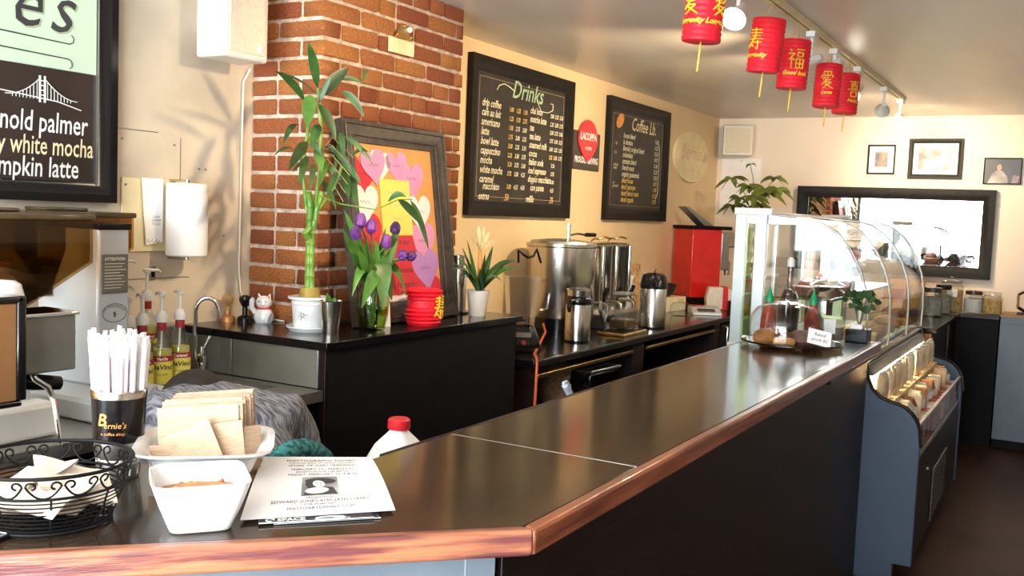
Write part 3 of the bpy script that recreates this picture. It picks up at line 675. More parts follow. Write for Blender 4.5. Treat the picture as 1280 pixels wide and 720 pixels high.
# small collapsed red lantern on the ledge
GLYPH = {
 'fu': [((.08,.95),(.2,.85)), ((.0,.75),(.4,.75)), ((.4,.75),(.05,.42)), ((.22,.6),(.22,.0)), ((.25,.5),(.42,.38)), ((.5,.95),(1,.95)), ((.58,.8),(.92,.8)), ((.58,.8),(.58,.6)), ((.92,.8),(.92,.6)), ((.58,.6),(.92,.6)), ((.52,.48),(.98,.48)), ((.52,.48),(.52,.0)), ((.98,.48),(.98,.0)), ((.52,.24),(.98,.24)), ((.52,.02),(.98,.02)), ((.75,.48),(.75,.02))],
 'ai': [((.2,.98),(.8,1.0)), ((.2,.9),(.28,.8)), ((.48,.9),(.5,.8)), ((.75,.92),(.68,.8)), ((.1,.76),(.9,.76)), ((.1,.76),(.05,.6)), ((.9,.76),(.85,.62)), ((.25,.64),(.2,.5)), ((.35,.66),(.38,.5)), ((.38,.5),(.7,.5)), ((.7,.5),(.72,.6)), ((.5,.68),(.55,.58)), ((.4,.46),(.1,.2)), ((.35,.36),(.8,.36)), ((.8,.36),(.2,.0)), ((.35,.28),(.95,.0))],
 'shou': [((.15,.92),(.9,.92)), ((.5,1),(.5,.6)), ((.1,.78),(.95,.78)), ((.2,.64),(.85,.64)), ((.0,.5),(1,.5)), ((.5,.6),(.0,.1)), ((.2,.34),(.95,.34)), ((.7,.42),(.7,.02)), ((.7,.02),(.55,.1)), ((.3,.24),(.42,.12)), ((.1,.2),(.4,.2))],
 'xi': [((.1,.95),(.9,.95)), ((.5,1),(.5,.8)), ((.2,.8),(.8,.8)), ((.25,.7),(.75,.7)), ((.25,.7),(.25,.55)), ((.75,.7),(.75,.55)), ((.25,.55),(.75,.55)), ((0,.45),(1,.45)), ((.3,.45),(.35,.36)), ((.7,.45),(.65,.36)), ((.25,.3),(.75,.3)), ((.25,.3),(.25,.02)), ((.75,.3),(.75,.02)), ((.25,.02),(.75,.02))],
}
def glyph_on(b, key, w_, h_, cx, cz, fn, sw=.0045):
    for (p, q) in GLYPH[key]:
        n_ = 5; pts = [fn(cx+(p[0]+(q[0]-p[0])*i/n_-.5)*w_, cz+(p[1]+(q[1]-p[1])*i/n_-.5)*h_) for i in range(n_+1)]
        b.tube(pts, [sw*(1-.35*i/n_) for i in range(n_+1)], 5)
def lantern_body(b, rad, h, n_r, rough=.045, n=28, taper=0):
    prof = [(0, 0), (rad*.93, 0)]
    for i in range(n_r):
        z = h*i/n_r; prof += [(rad*(1-rough), z+.001), (rad, z+h/n_r*.5)]
    prof += [(rad*.93, h), (rad*.93-.003, h-.002)]
    prof += [(rad*.90, h*.5), (rad*.90, .003), (0, .003)]
    b.lathe(prof, n, caps=False)
sl = thing('paper_lantern', 'squashed red paper lantern standing on the ledge below the framed collage', 'lantern', (3.020, 2.122, LZ))
b = MB(); prof = [(0, 0), (.058, 0)]
for i in range(9): prof += [(.060, .004+i*.0148), (.067+.006*sin(i), .011+i*.0148)]
prof += [(.055, .138), (.02, .132), (0, .132)]
b.lathe(prof, 30, caps=False, sx=1.04); b.build('shade', 'red_paper', sl)
b = MB(); a0 = math.atan2(-.82, -.25)+.25; fn_ = lambda p, q: (.0735*cos(a0+p/.0735)*1.04, .0735*sin(a0+p/.0735), q)
glyph_on(b, 'shou', .045, .085, .0, .07, fn_, .0034); b.build('gold_character', 'gold_paper', sl)
b = MB(); glyph_on(b, 'xi', .03, .085, .075, .07, fn_, .003); b.build('gold_character', 'gold_paper', sl)

# bromeliad in white pot
br = thing('potted_bromeliad', 'flowering bromeliad in a plain white pot near the right end of the ledge', 'plant', (3.450, 2.150, LZ))
b = MB(); b.lathe([(0, 0), (.033, 0), (.035, .003), (.047, .100), (.048, .108), (.044, .108), (.043, .095), (0, .095)], 32, caps=False); b.build('pot', 'white_plastic', br)
bb = Vector((3.450, 2.150, LZ+.10))
BL = [((3.227, 2.12, 1.362), .026, .03), ((3.177, 2.1, 1.32), .022, .04), ((3.302, 2.14, 1.401), .026, 0), ((3.367, 2.16, 1.429), .02, 0), ((3.554, 2.15, 1.404), .028, .0), ((3.692, 2.1, 1.336), .030, .05),
      ((3.675, 2.08, 1.296), .028, .05), ((3.508, 2.06, 1.252), .018, .05), ((3.378, 2.08, 1.377), .03, 0), ((3.241, 2.06, 1.343), .034, 0), ((3.194, 2.08, 1.296), .022, .03), ((3.297, 2.05, 1.326), .034, .0), ((3.321, 2.2, 1.339), .015, .02), ((3.754, 2.2, 1.314), .022, .04), ((3.381, 2.06, 1.323), .03, .01)]
for i, (c_, w_, sg_) in enumerate(BL):
    b = MB(); b.leaf(bb+Vector((0, 0, -.01)), c_, w_, sag=sg_, nrm=(-.4, -.6, .7), n=9, wmax=.35, fold=.5); b.build('leaf', 'leaf_dark' if i % 3 else 'leaf_green', br, world=True)
b = MB(); b.tube([bb, (3.457, 2.15, 1.332), (3.451, 2.15, 1.415)], [.008, .009, .006], 8); b.build('stalk', 'bract_orange', br, world=True)
for i, c_ in enumerate(((3.337, 2.12, 1.483), (3.433, 2.15, 1.492), (3.51, 2.17, 1.488), (3.524, 2.15, 1.469), (3.296, 2.1, 1.448), (3.576, 2.16, 1.431), (3.347, 2.08, 1.468))):
    b = MB(); b.leaf((3.436, 2.14, 1.393), c_, .018, nrm=(-.4, -.7, .5)); b.build('bract', 'bract', br, world=True)
th_ = thing('thermos_flask', 'slim steel vacuum flask standing behind the bromeliad', 'flask', (3.47, 2.265, LZ))
b = MB(); b.lathe([(0, .012), (.036, .012), (.036, .19), (.030, .205), (.026, .21), (.026, .245), (0, .25)], 28, caps=False); b.build('body', 'steel', th_)
b = MB(); b.lathe([(0, 0), (.05, 0), (.05, .008), (.036, .012), (0, .012)], 28, caps=False); b.build('base', 'black_gloss', th_)

# ================================================================ ON THE PILLAR
pq = thing('wall_bell', 'small brass bracket with a cream card pinned high on the brick pillar', 'bracket', (3.060, PY0-.006, 2.155))
b = MB(WALL); b.box(-.0, 0, 0, .165, .058, .003); cdp = b.build('card', 'cream', pq)
b = MB(WALL)
for i in range(3): put_text(b, ('please ring', 'for service', 'thank you')[i], .083, .04-.016*i, .013, shear=.3, n=.0034, align='CENTER')
b.build('handwriting', 'gold_ink', cdp)
b = MB(WALL); b.prism([(.03, .056), (.14, .056), (.125, .085), (.105, .105), (.10, .118), (.07, .118), (.065, .105), (.045, .085)], 0, .012, 'z'); b.build('plate', 'brass', pq, bevel=.003)
for (x, y) in ((.085, .108), (.04, .07), (.13, .07)):
    b = MB(WALL); b.ball((x, y, .014), .006); b.build('stud', 'brass', pq)
b = MB(WALL); b.ball((.112, .098, .018), .012); b.build('push_button', 'white_plastic', pq)
# ================================================================ BACK COUNTER ALONG THE LEFT WALL
BZ = .905
bc = thing('back_counter', 'dark wood back counter with open bays under the coffee brewers', 'counter', (5.6, 2.36, 0))
b = MB(); b.box(3.74, 2.025, .868, 7.62, 2.695, BZ); b.build('worktop', 'black_gloss', bc, world=True, bevel=.003)
b = MB(); b.box(3.74, 2.018, .872, 7.62, 2.0255, .901); b.build('front_edge', 'dark_wood', bc, world=True, bevel=.002)
for (xa, xb) in ((3.76, 3.785), (4.90, 5.06), (6.28, 6.40), (7.55, 7.60)): MB().box(xa, 2.05, 0, xb, 2.69, .868).build('upright', 'dark_wood', bc, world=True)
b = MB(); b.box(3.785, 2.67, 0, 7.55, 2.69, .868); b.build('back_panel', 'dark_wood', bc, world=True)
for z in (.58, .08): MB().box(3.785, 2.07, z, 7.55, 2.67, z+.02).build('shelf', 'dark_wood', bc, world=True)
for (xa, xb) in ((3.80, 4.88), (5.08, 6.26)):
    MB().box(xa, 2.035, .818, xb, 2.052, .835).build('brass_strip', 'brass', bc, world=True, bevel=.002)
for x in (6.44, 6.62):
    MB().tube([(x, 2.045, .84), (x, 2.01, .835), (x, 2.01, .62), (x, 2.045, .615)], .008, 8).build('bar_handle', 'steel', bc, world=True)
MB().box(6.42, 2.04, .10, 7.54, 2.055, .85).build('door', 'black_paint', bc, world=True, bevel=.002)

def tub(name, label, loc, rz):
    t = thing(name, label, 'tub', loc, rz)
    b = MB(); b.lathe([(0, 0), (.075, 0), (.095, .18), (.100, .185), (.091, .183), (.071, .006), (0, .006)], 28, caps=False); b.build('body', 'kraft_edge', t)
    b = MB(); b.tube([(-.095, 0, .16), (-.135, 0, .165), (-.150, 0, .13), (-.142, 0, .06), (-.12, 0, .03), (-.08, 0, .035)], .010, 10); b.build('handle', 'napkin', t)
    return t
tub('pitcher', 'brown plastic pitcher with curved handle, left one of two under the back counter', (4.10, 2.30, .60), R(-60))
tub('pitcher', 'brown plastic pitcher with pale handle, right one of two under the back counter', (4.42, 2.28, .60), R(-120))
t = thing('food_container', 'grey lidded plastic food container on the shelf under the back counter', 'container', (4.68, 2.2, .60), R(-5))
b = MB(); b.box(-.15, -.10, 0, .15, .12, .14); b.build('body', 'clear_plastic', t, bevel=.012); b = MB(); b.box(-.158, -.108, .14, .158, .128, .158); b.build('lid', 'satin_steel', t, bevel=.006)

# ---- coffee brewers
ub = thing('coffee_urn', 'large steel coffee urn on the back counter, the widest of the brewers', 'coffee urn', (4.76, 2.44, BZ))
b = MB(); b.lathe([(0, 0), (.17, 0), (.17, .09), (0, .09)], 40, caps=False); b.build('base', 'black_gloss', ub)
b = MB(); b.lathe([(0, .09), (.188, .09), (.190, .095), (.190, .47), (.194, .475), (.194, .49), (0, .49)], 56, caps=False); b.build('body', 'steel', ub)
b = MB(); b.lathe([(0, .49), (.175, .49), (.170, .503), (.05, .515), (0, .515)], 40, caps=False); b.build('lid', 'satin_steel', ub)
b = MB(); b.tube([(-.02, -.05, .50), (-.02, -.05, .60)], .012, 10); b.build('lid_post', 'chrome', ub)
b = MB(); b.tube([(.0, -.05, .535), (.07, -.06, .545), (.13, -.08, .54)], .006, 8); b.build('lid_lever', 'chrome', ub)
b = MB(); b.tube([(.13, -.08, .54), (.21, -.10, .54)], .011, 10); b.build('lever_grip', 'black_gloss', ub)
b = MB(); b.tube([(4.079, 2.32, 1.314), (4.039, 2.3, 1.373), (4.052, 2.28, 1.355), (4.082, 2.27, 1.339), (4.137, 2.27, 1.346), (4.167, 2.27, 1.377), (4.232, 2.28, 1.312)], .006, 8); b.build('wire_handle', 'black_gloss', ub, world=True)
u2 = thing('coffee_urn', 'narrower steel twin coffee urn just right of the widest urn', 'coffee urn', (5.30, 2.49, BZ))
b = MB(); b.box(-.24, -.20, 0, .34, .14, .085); b.build('base', 'satin_steel', u2, bevel=.006)
for x in (-.04, .20):
    b = MB(); b.lathe([(0, .085), (.125, .085), (.125, .46), (.128, .465), (.128, .48), (.10, .488), (0, .49)], 40, (x, 0, 0), caps=False); b.build('body', 'steel', u2)
    b = MB(); b.tube([(x-.06, -.02, .50), (x-.03, -.03, .515), (x+.02, -.03, .51), (x+.05, -.05, .525), (x+.10, -.07, .515)], .006, 8); b.build('lid_lever', 'brass', u2)
for i, x in enumerate((-.285, -.10, .09)):
    b = MB(); b.tube([(x, -.185, .17), (x, -.185, .475)], .013, 12); b.build('sight_tube', 'chrome', u2)
    f_ = MB(); f_.tube([(x, -.13, .15), (x, -.20, .155), (x, -.225, .14), (x, -.225, .11)], .012, 10); fa = f_.build('faucet', 'satin_steel', u2)
    f_ = MB(); f_.tube([(x, -.2, .165), (x, -.205, .20), (x+.006, -.22, .245)], [.009, .010, .012], 10); f_.build('faucet_handle', 'black_gloss', fa)
b = MB(); b.tube([(-.20, -.19, .065), (-.20, -.225, .065)], .025, 16); b.build('knob', 'black_gloss', u2)
b = MB(); b.tube([(-.245, -.2, .005), (-.3, -.19, .12), (-.285, -.185, .17)], .012, 8); b.build('pipe', 'satin_steel', u2)

def airpot(label, loc, rz, rad, h, steeltop):
    t = thing('airpot', label, 'airpot', loc, rz)
    b = MB(); b.lathe([(0, 0), (rad*.98, 0), (rad, .01), (rad*1.0, h*.015)], 32); b.build('foot', 'black_gloss', t)
    b = MB(); b.lathe([(0, .008), (rad*.98, .008), (rad*.98, h*.70), (rad*.9, h*.74), (0, h*.74)], 40, caps=False); b.build('body', 'steel', t)
    b = MB(); b.lathe([(0, h*.70), (rad*1.0, h*.70), (rad*1.02, h*.76), (rad*.98, h*.82), (rad*.9, h*.86 if steeltop else h*.93), (rad*.5, h*.87 if steeltop else h*.97), (0, h*.87 if steeltop else h*.97)], 32, caps=False)
    b.tube([(0, -rad*.7, h*.80), (0, -rad*1.35, h*.84), (0, -rad*1.9, h*.80), (0, -rad*2.0, h*.74)], [rad*.4, rad*.36, rad*.28, rad*.2], 12); b.build('collar', 'black_gloss', t)
    b = MB(); b.tube([(0, rad*.9, h*.78), (0, rad*1.35, h*.76), (0, rad*1.55, h*.66), (0, rad*1.45, h*.58)], [rad*.22, rad*.2, rad*.18, rad*.12], 10); b.build('handle', 'black_gloss', t)
    if steeltop:
        b = MB(); b.lathe([(0, h*.86), (rad*.88, h*.86), (rad*.9, h*.97), (rad*.8, h*.99), (0, h)], 36, caps=False); b.build('pump_cap', 'steel', t)
        b = MB(); b.lathe([(0, h*.99), (rad*.8, h*.985), (rad*.78, h*1.0), (0, h*1.02)], 30, caps=False); b.build('pump_button', 'black_gloss', t)
    else:
        b = MB(); b.tube([(0, -rad*.2, h*.97), (0, rad*.2, h*1.0), (0, -rad*.8, h*1.06)], .006, 8); b.build('carry_ring', 'chrome', t)
    return t
airpot('small steel airpot with black collar at the counter edge in front of the widest urn', (4.49, 2.19, BZ), R(90), .068, .275, True)
airpot('tall steel airpot with black pump head, right of the brewers', (5.40, 2.145, BZ), R(-60), .080, .335, False)
t = thing('drip_tray', 'brass edged tray with a clear square dispenser in front of the twin urn', 'tray', (5.00, 2.17, BZ), R(0))
b = MB(); b.box(-.17, -.10, 0, .15, .07, .018); b.build('tray', 'brass', t, bevel=.004)
b = MB(); b.box(-.15, -.085, .018, .13, .055, .024); b.build('mat', 'black_gloss', t)
t = thing('drink_dispenser', 'clear square dispenser of brown liquid on the brass tray', 'dispenser', (5.02, 2.17, BZ+.024), R(0))
b = MB(); b.box(-.075, -.06, 0, .075, .06, .19); b.build('jug', 'clear_plastic', t, bevel=.012); b = MB(); b.box(-.068, -.053, .006, .068, .053, .055); b.build('liquid', 'smoke', t, bevel=.008)
b = MB(); b.box(-.055, -.045, .19, .055, .045, .205); b.build('lid', 'satin_steel', t, bevel=.004)
t = thing('filter_stack', 'stack of white paper coffee filters behind the tall airpot', 'filters', (5.78, 2.50, BZ))
for i in range(5):
    b = MB(); b.lathe([(.045, .055*i), (.066, .055*i+.055), (.062, .055*i+.054), (.042, .055*i+.004)], 24, caps=True); b.build('filter', 'white_paper', t)
t = thing('wooden_rack', 'leaning light wooden rack against the wall behind the tall airpot', 'rack', (6.16, 2.58, BZ), R(20))
for x in (-.09, .07): MB().box(x, -.02, 0, x+.028, .01, .33, tilt=(R(-6), R(10), 0)).build('rail', 'wood_light', t, bevel=.003)
for z in (.05, .17, .29): MB().box(-.075+z*.17, -.022, z, .085+z*.17, 0, z+.035, tilt=(R(-6), 0, 0)).build('slat', 'wood_light', t, bevel=.003)
t = thing('glass_dish', 'low clear glass dish on the back counter left of the kitchen scale', 'dish', (6.22, 2.27, BZ))
b = MB(); b.lathe([(0, 0), (.06, 0), (.075, .03), (.074, .06), (.055, .085), (.02, .095), (.018, .11), (0, .112)], 28, caps=False); b.build('body', 'glass', t)
t = thing('scale', 'silver kitchen scale with slanted dark display on the back counter', 'scale', (6.50, 2.20, BZ), R(-60))
b = MB(); b.prism([(-.11, 0), (.10, 0), (.10, .045), (-.02, .045), (-.11, .014)], -.10, .10, 'x'); b.build('body', 'silver_paint', t, bevel=.004)
b = MB(); b.box(-.06, -.085, .030, .06, -.035, .0335, tilt=(R(19), 0, 0)); b.build('display', 'ink', t); b = MB(); b.box(-.09, -.01, .046, .09, .095, .055); b.build('platform', 'steel', t, bevel=.003)
t = thing('filter_box', 'cream box under the dark bowl on the back counter', 'box', (6.50, 2.52, BZ), R(-10))
b = MB(); b.box(-.17, -.10, 0, .17, .10, .10); b.build('carton', 'cream', t, bevel=.003); b = MB(); b.box(-.17, -.012, .1002, .17, .012, .1012); b.build('tape', 'kraft', t)
t = thing('dark_bowl', 'dark brown bowl on the cream box before the red grinder', 'bowl', (6.48, 2.50, BZ+.1012))
b = MB(); b.lathe([(0, 0), (.045, 0), (.075, .03), (.092, .09), (.087, .09), (.068, .032), (0, .012)], 28, caps=False); b.build('body', 'sign_brown', t); b = MB(); b.lathe([(.093, .084), (.093, .092), (.087, .092), (.087, .084)], 28); b.build('rim', 'dark_wood', t)
t = thing('coffee_bag', 'cream paper coffee bag with a red ribbon near the right end of the back counter', 'bag', (6.92, 2.24, BZ), R(-60))
b = MB(); b.prism([(-.09, 0), (.09, 0), (.10, .10), (.085, .15), (.03, .165), (-.08, .165), (-.10, .08)], -.045, .045, 'y'); b.build('bag', 'napkin', t, bevel=.010)
b = MB(); b.box(.02, -.052, -.0, .058, .052, .172); b.build('ribbon', 'red_cap', t, bevel=.003)
t = thing('black_jar', 'small black jar beside the ribboned bag', 'jar', (6.88, 2.12, BZ))
b = MB(); b.lathe([(0, 0), (.035, 0), (.037, .05), (.034, .06), (0, .06)], 20, caps=False); b.build('body', 'black_gloss', t); b = MB(); b.lathe([(0, .06), (.037, .06), (.037, .075), (0, .076)], 20, caps=False); b.build('lid', 'black_frame', t)
t = thing('coffee_grinder', 'tall bright red coffee grinder with black lid at the end of the back counter', 'grinder', (7.12, 2.46, BZ), R(-40))
b = MB(); b.box(-.15, -.10, .0, .13, .16, .07); b.build('base', 'black_paint', t, bevel=.004)
b = MB(); b.box(-.15, -.12, .07, .10, .16, .58); b.build('body', 'red_gloss', t, bevel=.006)
b = MB(); b.box(.1, -.12, .28, .17, .12, .56); b.build('side_plate', 'satin_steel', t, bevel=.006)
b = MB(); b.box(-.16, -.13, .58, .18, .17, .605); b.build('lid', 'black_paint', t, bevel=.004)
b = MB(); b.prism([(-.02, .605), (.06, .605), (-.15, .74), (-.19, .745)], -.06, .06, 'y'); b.build('hopper_lid', 'grey_steel', t, bevel=.003)
b = MB(); b.tube([(.16, -.04, .36), (.20, -.05, .33), (.20, -.05, .24)], [.03, .026, .02], 12); b.build('spout', 'satin_steel', t)
b = MB(); b.tube([(.12, -.08, .44), (.2, -.10, .46), (.24, -.12, .455)], .009, 8); b.build('lever', 'chrome', t)
t = thing('red_tin', 'small dark red tin behind the ribboned bag', 'tin', (7.16, 2.12, BZ))
b = MB(); b.lathe([(0, 0), (.06, 0), (.06, .20), (0, .20)], 24, caps=False); b.build('body', 'pack_brown', t); b = MB(); b.lathe([(0, .20), (.063, .20), (.063, .225), (0, .227)], 24, caps=False); b.build('lid', 'red_cap', t)

# blender with clear jug, cord
t = thing('blender', 'dark blender base carrying a clear square plastic jug', 'blender', (3.98, 2.24, BZ), R(-50))
b = MB(); b.lathe([(0, 0), (.10, 0), (.105, .02), (.085, .08), (.07, .12), (0, .12)], 8, caps=False, ph=R(22.5)); b.build('base', 'black_gloss', t, bevel=.006)
b = MB(); b.lathe([(0, .12), (.075, .12), (.08, .125), (.105, .35), (.110, .352), (.106, .352), (.076, .130), (0, .128)], 4, caps=False, ph=R(45)); b.build('jug', 'clear_plastic', t, bevel=.01)
b = MB(); b.tube([(.08, 0, .33), (.13, 0, .335), (.135, 0, .28), (.125, 0, .20), (.07, 0, .19)], .009, 8); b.build('jug_handle', 'clear_plastic', t)
b = MB(); b.tube([(-.03, 0, .14), (.03, 0, .145)], .006, 6); b.tube([(0, -.03, .145), (0, .03, .14)], .006, 6); b.build('blade', 'chrome', t)
b = MB(); b.tube([(-.0, -.088, .05), (0, -.105, .05)], .011, 14); b.build('dial', 'label_red', t)
b = MB(); b.box(-.035, -.10, .075, .035, -.07, .095); b.build('label', 'grey_steel', t)
tag(MB().tube([(4.46, 2.373, 0.98), (4.384, 2.317, 0.95), (3.87, 2.10, .912), (3.80, 2.05, .912), (3.735, 2.010, .90), (3.715, 2.0, .80), (3.71, 2.0, .60), (3.715, 2.0, .3), (3.72, 2.01, .012)], .006, 8).build('power_cord', 'orange_cord'),
    'orange power cord hanging down from the blender beside the black cabinet', 'cord')

# money tree near the far corner
mt = thing('potted_tree', 'money tree with broad green leaves in a tall pot at the far corner', 'plant', (7.36, 2.12, BZ))
b = MB(); b.lathe([(0, 0), (.07, 0), (.10, .22), (.106, .225), (.098, .225), (.094, .2), (0, .2)], 28, caps=False); b.build('pot', 'black_frame', mt)
for k in range(3):
    b = MB(); b.tube([(.02*cos(2.1*k+z*12), .02*sin(2.1*k+z*12), .2+z) for z in [i*.04 for i in range(13)]], .014, 8); b.build('trunk', 'bulb_brown', mt)
rnd = random.Random(5); mtb = Vector((7.36, 2.12, BZ))
for i, (c_) in enumerate(((7.36, 2.33, 1.887), (7.3, 2.184, 1.827), (7.25, 2.077, 1.803), (7.4, 2.015, 1.895), (7.2, 2.21, 1.732), (7.1, 2.06, 1.744), (7.2, 1.99, 1.779), (7.36, 2.193, 1.986), (7.3, 2.293, 1.678), (7.3, 1.96, 1.813), (7.1, 2.027, 1.687))):
    c_ = Vector(c_); b = MB(); b.tube([mtb+Vector((0, 0, .62)), (mtb+Vector((0, 0, .72))).lerp(c_, .6)+Vector((0, 0, .03)), c_], .003, 5); st = b.build('stem', 'leaf_olive', mt, world=True)
    nl = 7 if i != 7 else 3
    for k in range(nl):
        a = 2*pi*k/nl+i; L_ = rnd.uniform(.09, .15)*(1 if i != 7 else .4)
        b = MB(); b.leaf(c_, c_+Vector((cos(a)*L_*.8, sin(a)*L_, -L_*rnd.uniform(.1, .75))), .045*(1 if i != 7 else .5), sag=.012, nrm=(-.5, -.2, .8), fold=.2); b.build('leaf', 'leaf_olive', st, world=True)

# ================================================================ SIGNS ON THE LEFT WALL
def board(name, label, x, z, w_, h_):
    t = thing(name, label, 'sign', (x, YW, z))
    b = MB(WALL); frame_bars(b, 0, 0, w_, h_, .075, 0, .035); b.build('frame', 'black_frame', t)
    b = MB(WALL); b.box(.03, .03, 0, w_-.03, h_-.03, .012); b.build('board', 'blackboard', t)
    b = MB(WALL)
    for (a, c_, d_, e_) in ((.10, .10, w_-.10, .10), (.10, h_-.10, w_-.10, h_-.10), (.10, .10, .10, h_-.10), (w_-.10, .10, w_-.10, h_-.10)): b.box(min(a, d_)-.001, min(c_, e_)-.001, .012, max(a, d_)+.001, max(c_, e_)+.001, .0126)
    b.build('ruled_border', 'kraft', t)
    return t
dk = board('menu_board', 'large framed chalkboard headed Drinks with two columns of items, beside the brick pillar', 4.155, 1.53, 1.137, .812)
b = MB(WALL); put_text(b, 'Drinks', .60, .640, .135, shear=.3, n=.0135, align='CENTER', thick=.001, xs=.95); b.build('title', 'chalk_green', dk)
b = MB(WALL)
b.tube([(.27+.0, .660, .0135), (.29, .685, .0135), (.34, .70, .0135), (.40, .69, .0135), (.45, .675, .0135)], .003, 5)
b.build('flourish', 'chalk', dk); b = MB(WALL)
b.tube([(.72, .64, .0135), (.76, .60, .0135), (.84, .60, .0135), (.90, .62, .0135), (.90, .655, .0135), (.87, .655, .0135)], .0022, 5)
b.build('flourish', 'chalk', dk)
def line(par, nm, m_, s_, x, y, sz, **k):
    b = MB(WALL); put_text(b, s_, x, y, sz, n=.0135, **k); return b.build(nm, m_, par)
rows = ['drip coffee', 'cafe au lait', 'americano', 'latte', 'bowl latte', 'cappuccino', 'mocha', 'white mocha', 'caramel']
def price(par, m_, s_, x, y, sz): line(par, 'price', m_, s_, x, y, sz, shear=.2, thick=.0008, xs=.78)
for i, s_ in enumerate(rows):
    v_ = .565-.0490*i; line(dk, 'menu_line', 'chalk', s_, .125, v_, .056, shear=.35, thick=.0009, xs=.78)
    for k in range(3): price(dk, 'chalk_yellow' if (i < 2 or k == 0) else 'chalk', '%d.%02d' % (1+(i+k)//3, (25*(i+k)) % 100), .405+.075*k, v_-.002-(.022 if i == 8 else 0), .034)
line(dk, 'menu_line', 'chalk', 'macchiato', .16, .565-.0490*8-.035, .052, shear=.35, thick=.0009, xs=.78)
line(dk, 'menu_line', 'chalk', 'extras', .12, .085, .052, shear=.35, thick=.0009, xs=.8); price(dk, 'chalk_yellow', '.50', .38, .085, .052)
rr = ['chai latte', 'matcha latte', 'tea', 'tea latte', 'steamed milk', 'cocoa', 'Italian soda', 'iced espresso', 'doppio macchiato', '   con panna']
for i, s_ in enumerate(rr):
    v_ = .578-.0475*i; line(dk, 'menu_line', 'chalk', s_, .635, v_, .052, shear=.35, thick=.0009, xs=.74)
    for k in range(3 if i < 6 else 1): price(dk, 'chalk_yellow' if (i == 5 and k == 0) else 'chalk', '%d.%02d' % (2+(i+k)//4, (25*(i+k)) % 100), .875+.058*k+(.03 if i > 5 else 0), v_-.002, .032)
line(dk, 'menu_line', 'chalk', 'refills', .62, .085, .052, shear=.35, thick=.0009, xs=.8); price(dk, 'chalk_yellow', '.75', .90, .085, .05)
ck = board('menu_board', 'framed chalkboard headed Coffee Lb. with one long list, right of the small brown sign', 5.81, 1.53, 1.075, .803)
b = MB(WALL); put_text(b, 'Coffee Lb.', .62, .615, .125, shear=.3, n=.0135, align='CENTER', thick=.001, xs=.85); b.build('title', 'cream', ck)
b = MB(WALL); pts = [(.21+.055*cos(a*pi/10), .66+.05*sin(a*pi/10)) for a in range(20)]; b.prism([(p[0]+(p[1]-.66)*.5, p[1]) for p in pts], .012, .0135, 'z'); b.build('bean_drawing', 'bract_orange', ck)
rr = ['house blend', 'la domina', "Bernie's original blend", 'colombian', 'sumatra blend', 'french roast', 'organic guatemala', 'decaf house', 'decaf espresso', 'decaf french roast', 'decaf organic']
for i, s_ in enumerate(rr):
    v_ = .555-.043*i; m_ = 'chalk_yellow' if i > 6 else 'chalk'
    line(ck, 'menu_line', m_, s_, .27, v_, .05, shear=.35, thick=.0009, xs=.82); price(ck, m_, '%d.%02d' % (11+i % 4, (i*25) % 100), .83, v_, .042)
for i, v_ in enumerate((.50, .44, .36, .34, .24, .22)): line(ck, 'side_note', 'chalk', ('1 lb', '1/2', 'whole', 'bean', 'or', 'ground')[i], .13, v_, .03, shear=.3)
b = MB(WALL); b.tube([(.90, .56, .0135), (.93, .53, .0135), (.93, .20, .0135), (.90, .16, .0135)], .0016, 5); b.build('bracket_mark', 'chalk', ck)

lc = thing('roaster_sign', 'small dark brown sign with a red rounded emblem, between the two chalkboards', 'sign', (5.345, YW, 1.835))
b = MB(WALL); b.prism([(0, 0), (.375, 0), (.375, .235), (.02, .235), (0, .235)], 0, .012, 'z'); b.build('panel', 'sign_brown', lc, bevel=.002)
b = MB(WALL); pts = []
for i in range(40):
    a = 2*pi*i/40; rx = .135*(1+.0*cos(a)); yy = .125*sin(a); pts.append((.19+rx*cos(a)*(1 if yy > -.02 else 1-.35*min(1, (-yy-.02)/.11)), .185+yy*(1 if yy > 0 else 1.02)))
b.prism(pts, .012, .020, 'z'); b.build('emblem', 'red_cap', lc, bevel=.002)
b = MB(WALL); put_text(b, 'LACOPPA', .19, .185, .062, n=.0206, align='CENTER', thick=.0018, xs=.85); put_text(b, 'COFFEE', .19, .125, .026, n=.0206, align='CENTER', thick=.0006)
put_text(b, 'PROUDLY SERVING', .1875, .042, .054, n=.0126, align='CENTER', thick=.0016, xs=.70); b.build('lettering', 'white_ink', lc)
rs = thing('round_sign', 'cream oval sign lettered in script on the left wall near the far corner', 'sign', (7.42, YW, 2.045))
b = MB(WALL); b.lathe([(0, 0), (1, 0), (1, .018), (.985, .022), (0, .022)], 48, caps=False, sx=.385, sy=.20); b.build('plaque', 'cream', rs)
b = MB(WALL); put_text(b, "Bernie's", 0.02, -.02, .17, shear=.3, n=.0226, align='CENTER', xs=1.05); put_text(b, 'a coffee shop', .02, -.115, .042, n=.0226, align='CENTER', xs=1.3); b.build('lettering', 'gold_ink', rs)

# ================================================================ BACK WALL
def speaker2():
    t = thing('wall_speaker', 'small white speaker mounted in the far corner near the ceiling', 'speaker', (7.96, 2.50, 2.095), R(20))
    b = MB(); b.box(-.06, -.13, 0, .10, .11, .245); b.build('cabinet', 'white_plastic', t, bevel=.008)
    b = MB(); b.box(-.066, -.11, .02, -.058, .09, .225); b.build('grille', 'speaker_face', t, bevel=.002)
    b = MB(); b.box(.09, -.02, .10, .135, .02, .15); b.build('bracket', 'white_plastic', t)
speaker2()
nb = thing('notice_sheet', 'plain white sheet on the back wall behind the money tree', 'notice', (XB, 2.66, 1.66))
b = MB(BACK); b.box(0, 0, 0, .34, .42, .006); b.build('sheet', 'white_paper', nb, bevel=.001); b = MB(BACK); b.lathe([(.006, 0), (.006, .004)], 8, (.17, .40, .006)); b.build('pin', 'brass', nb)

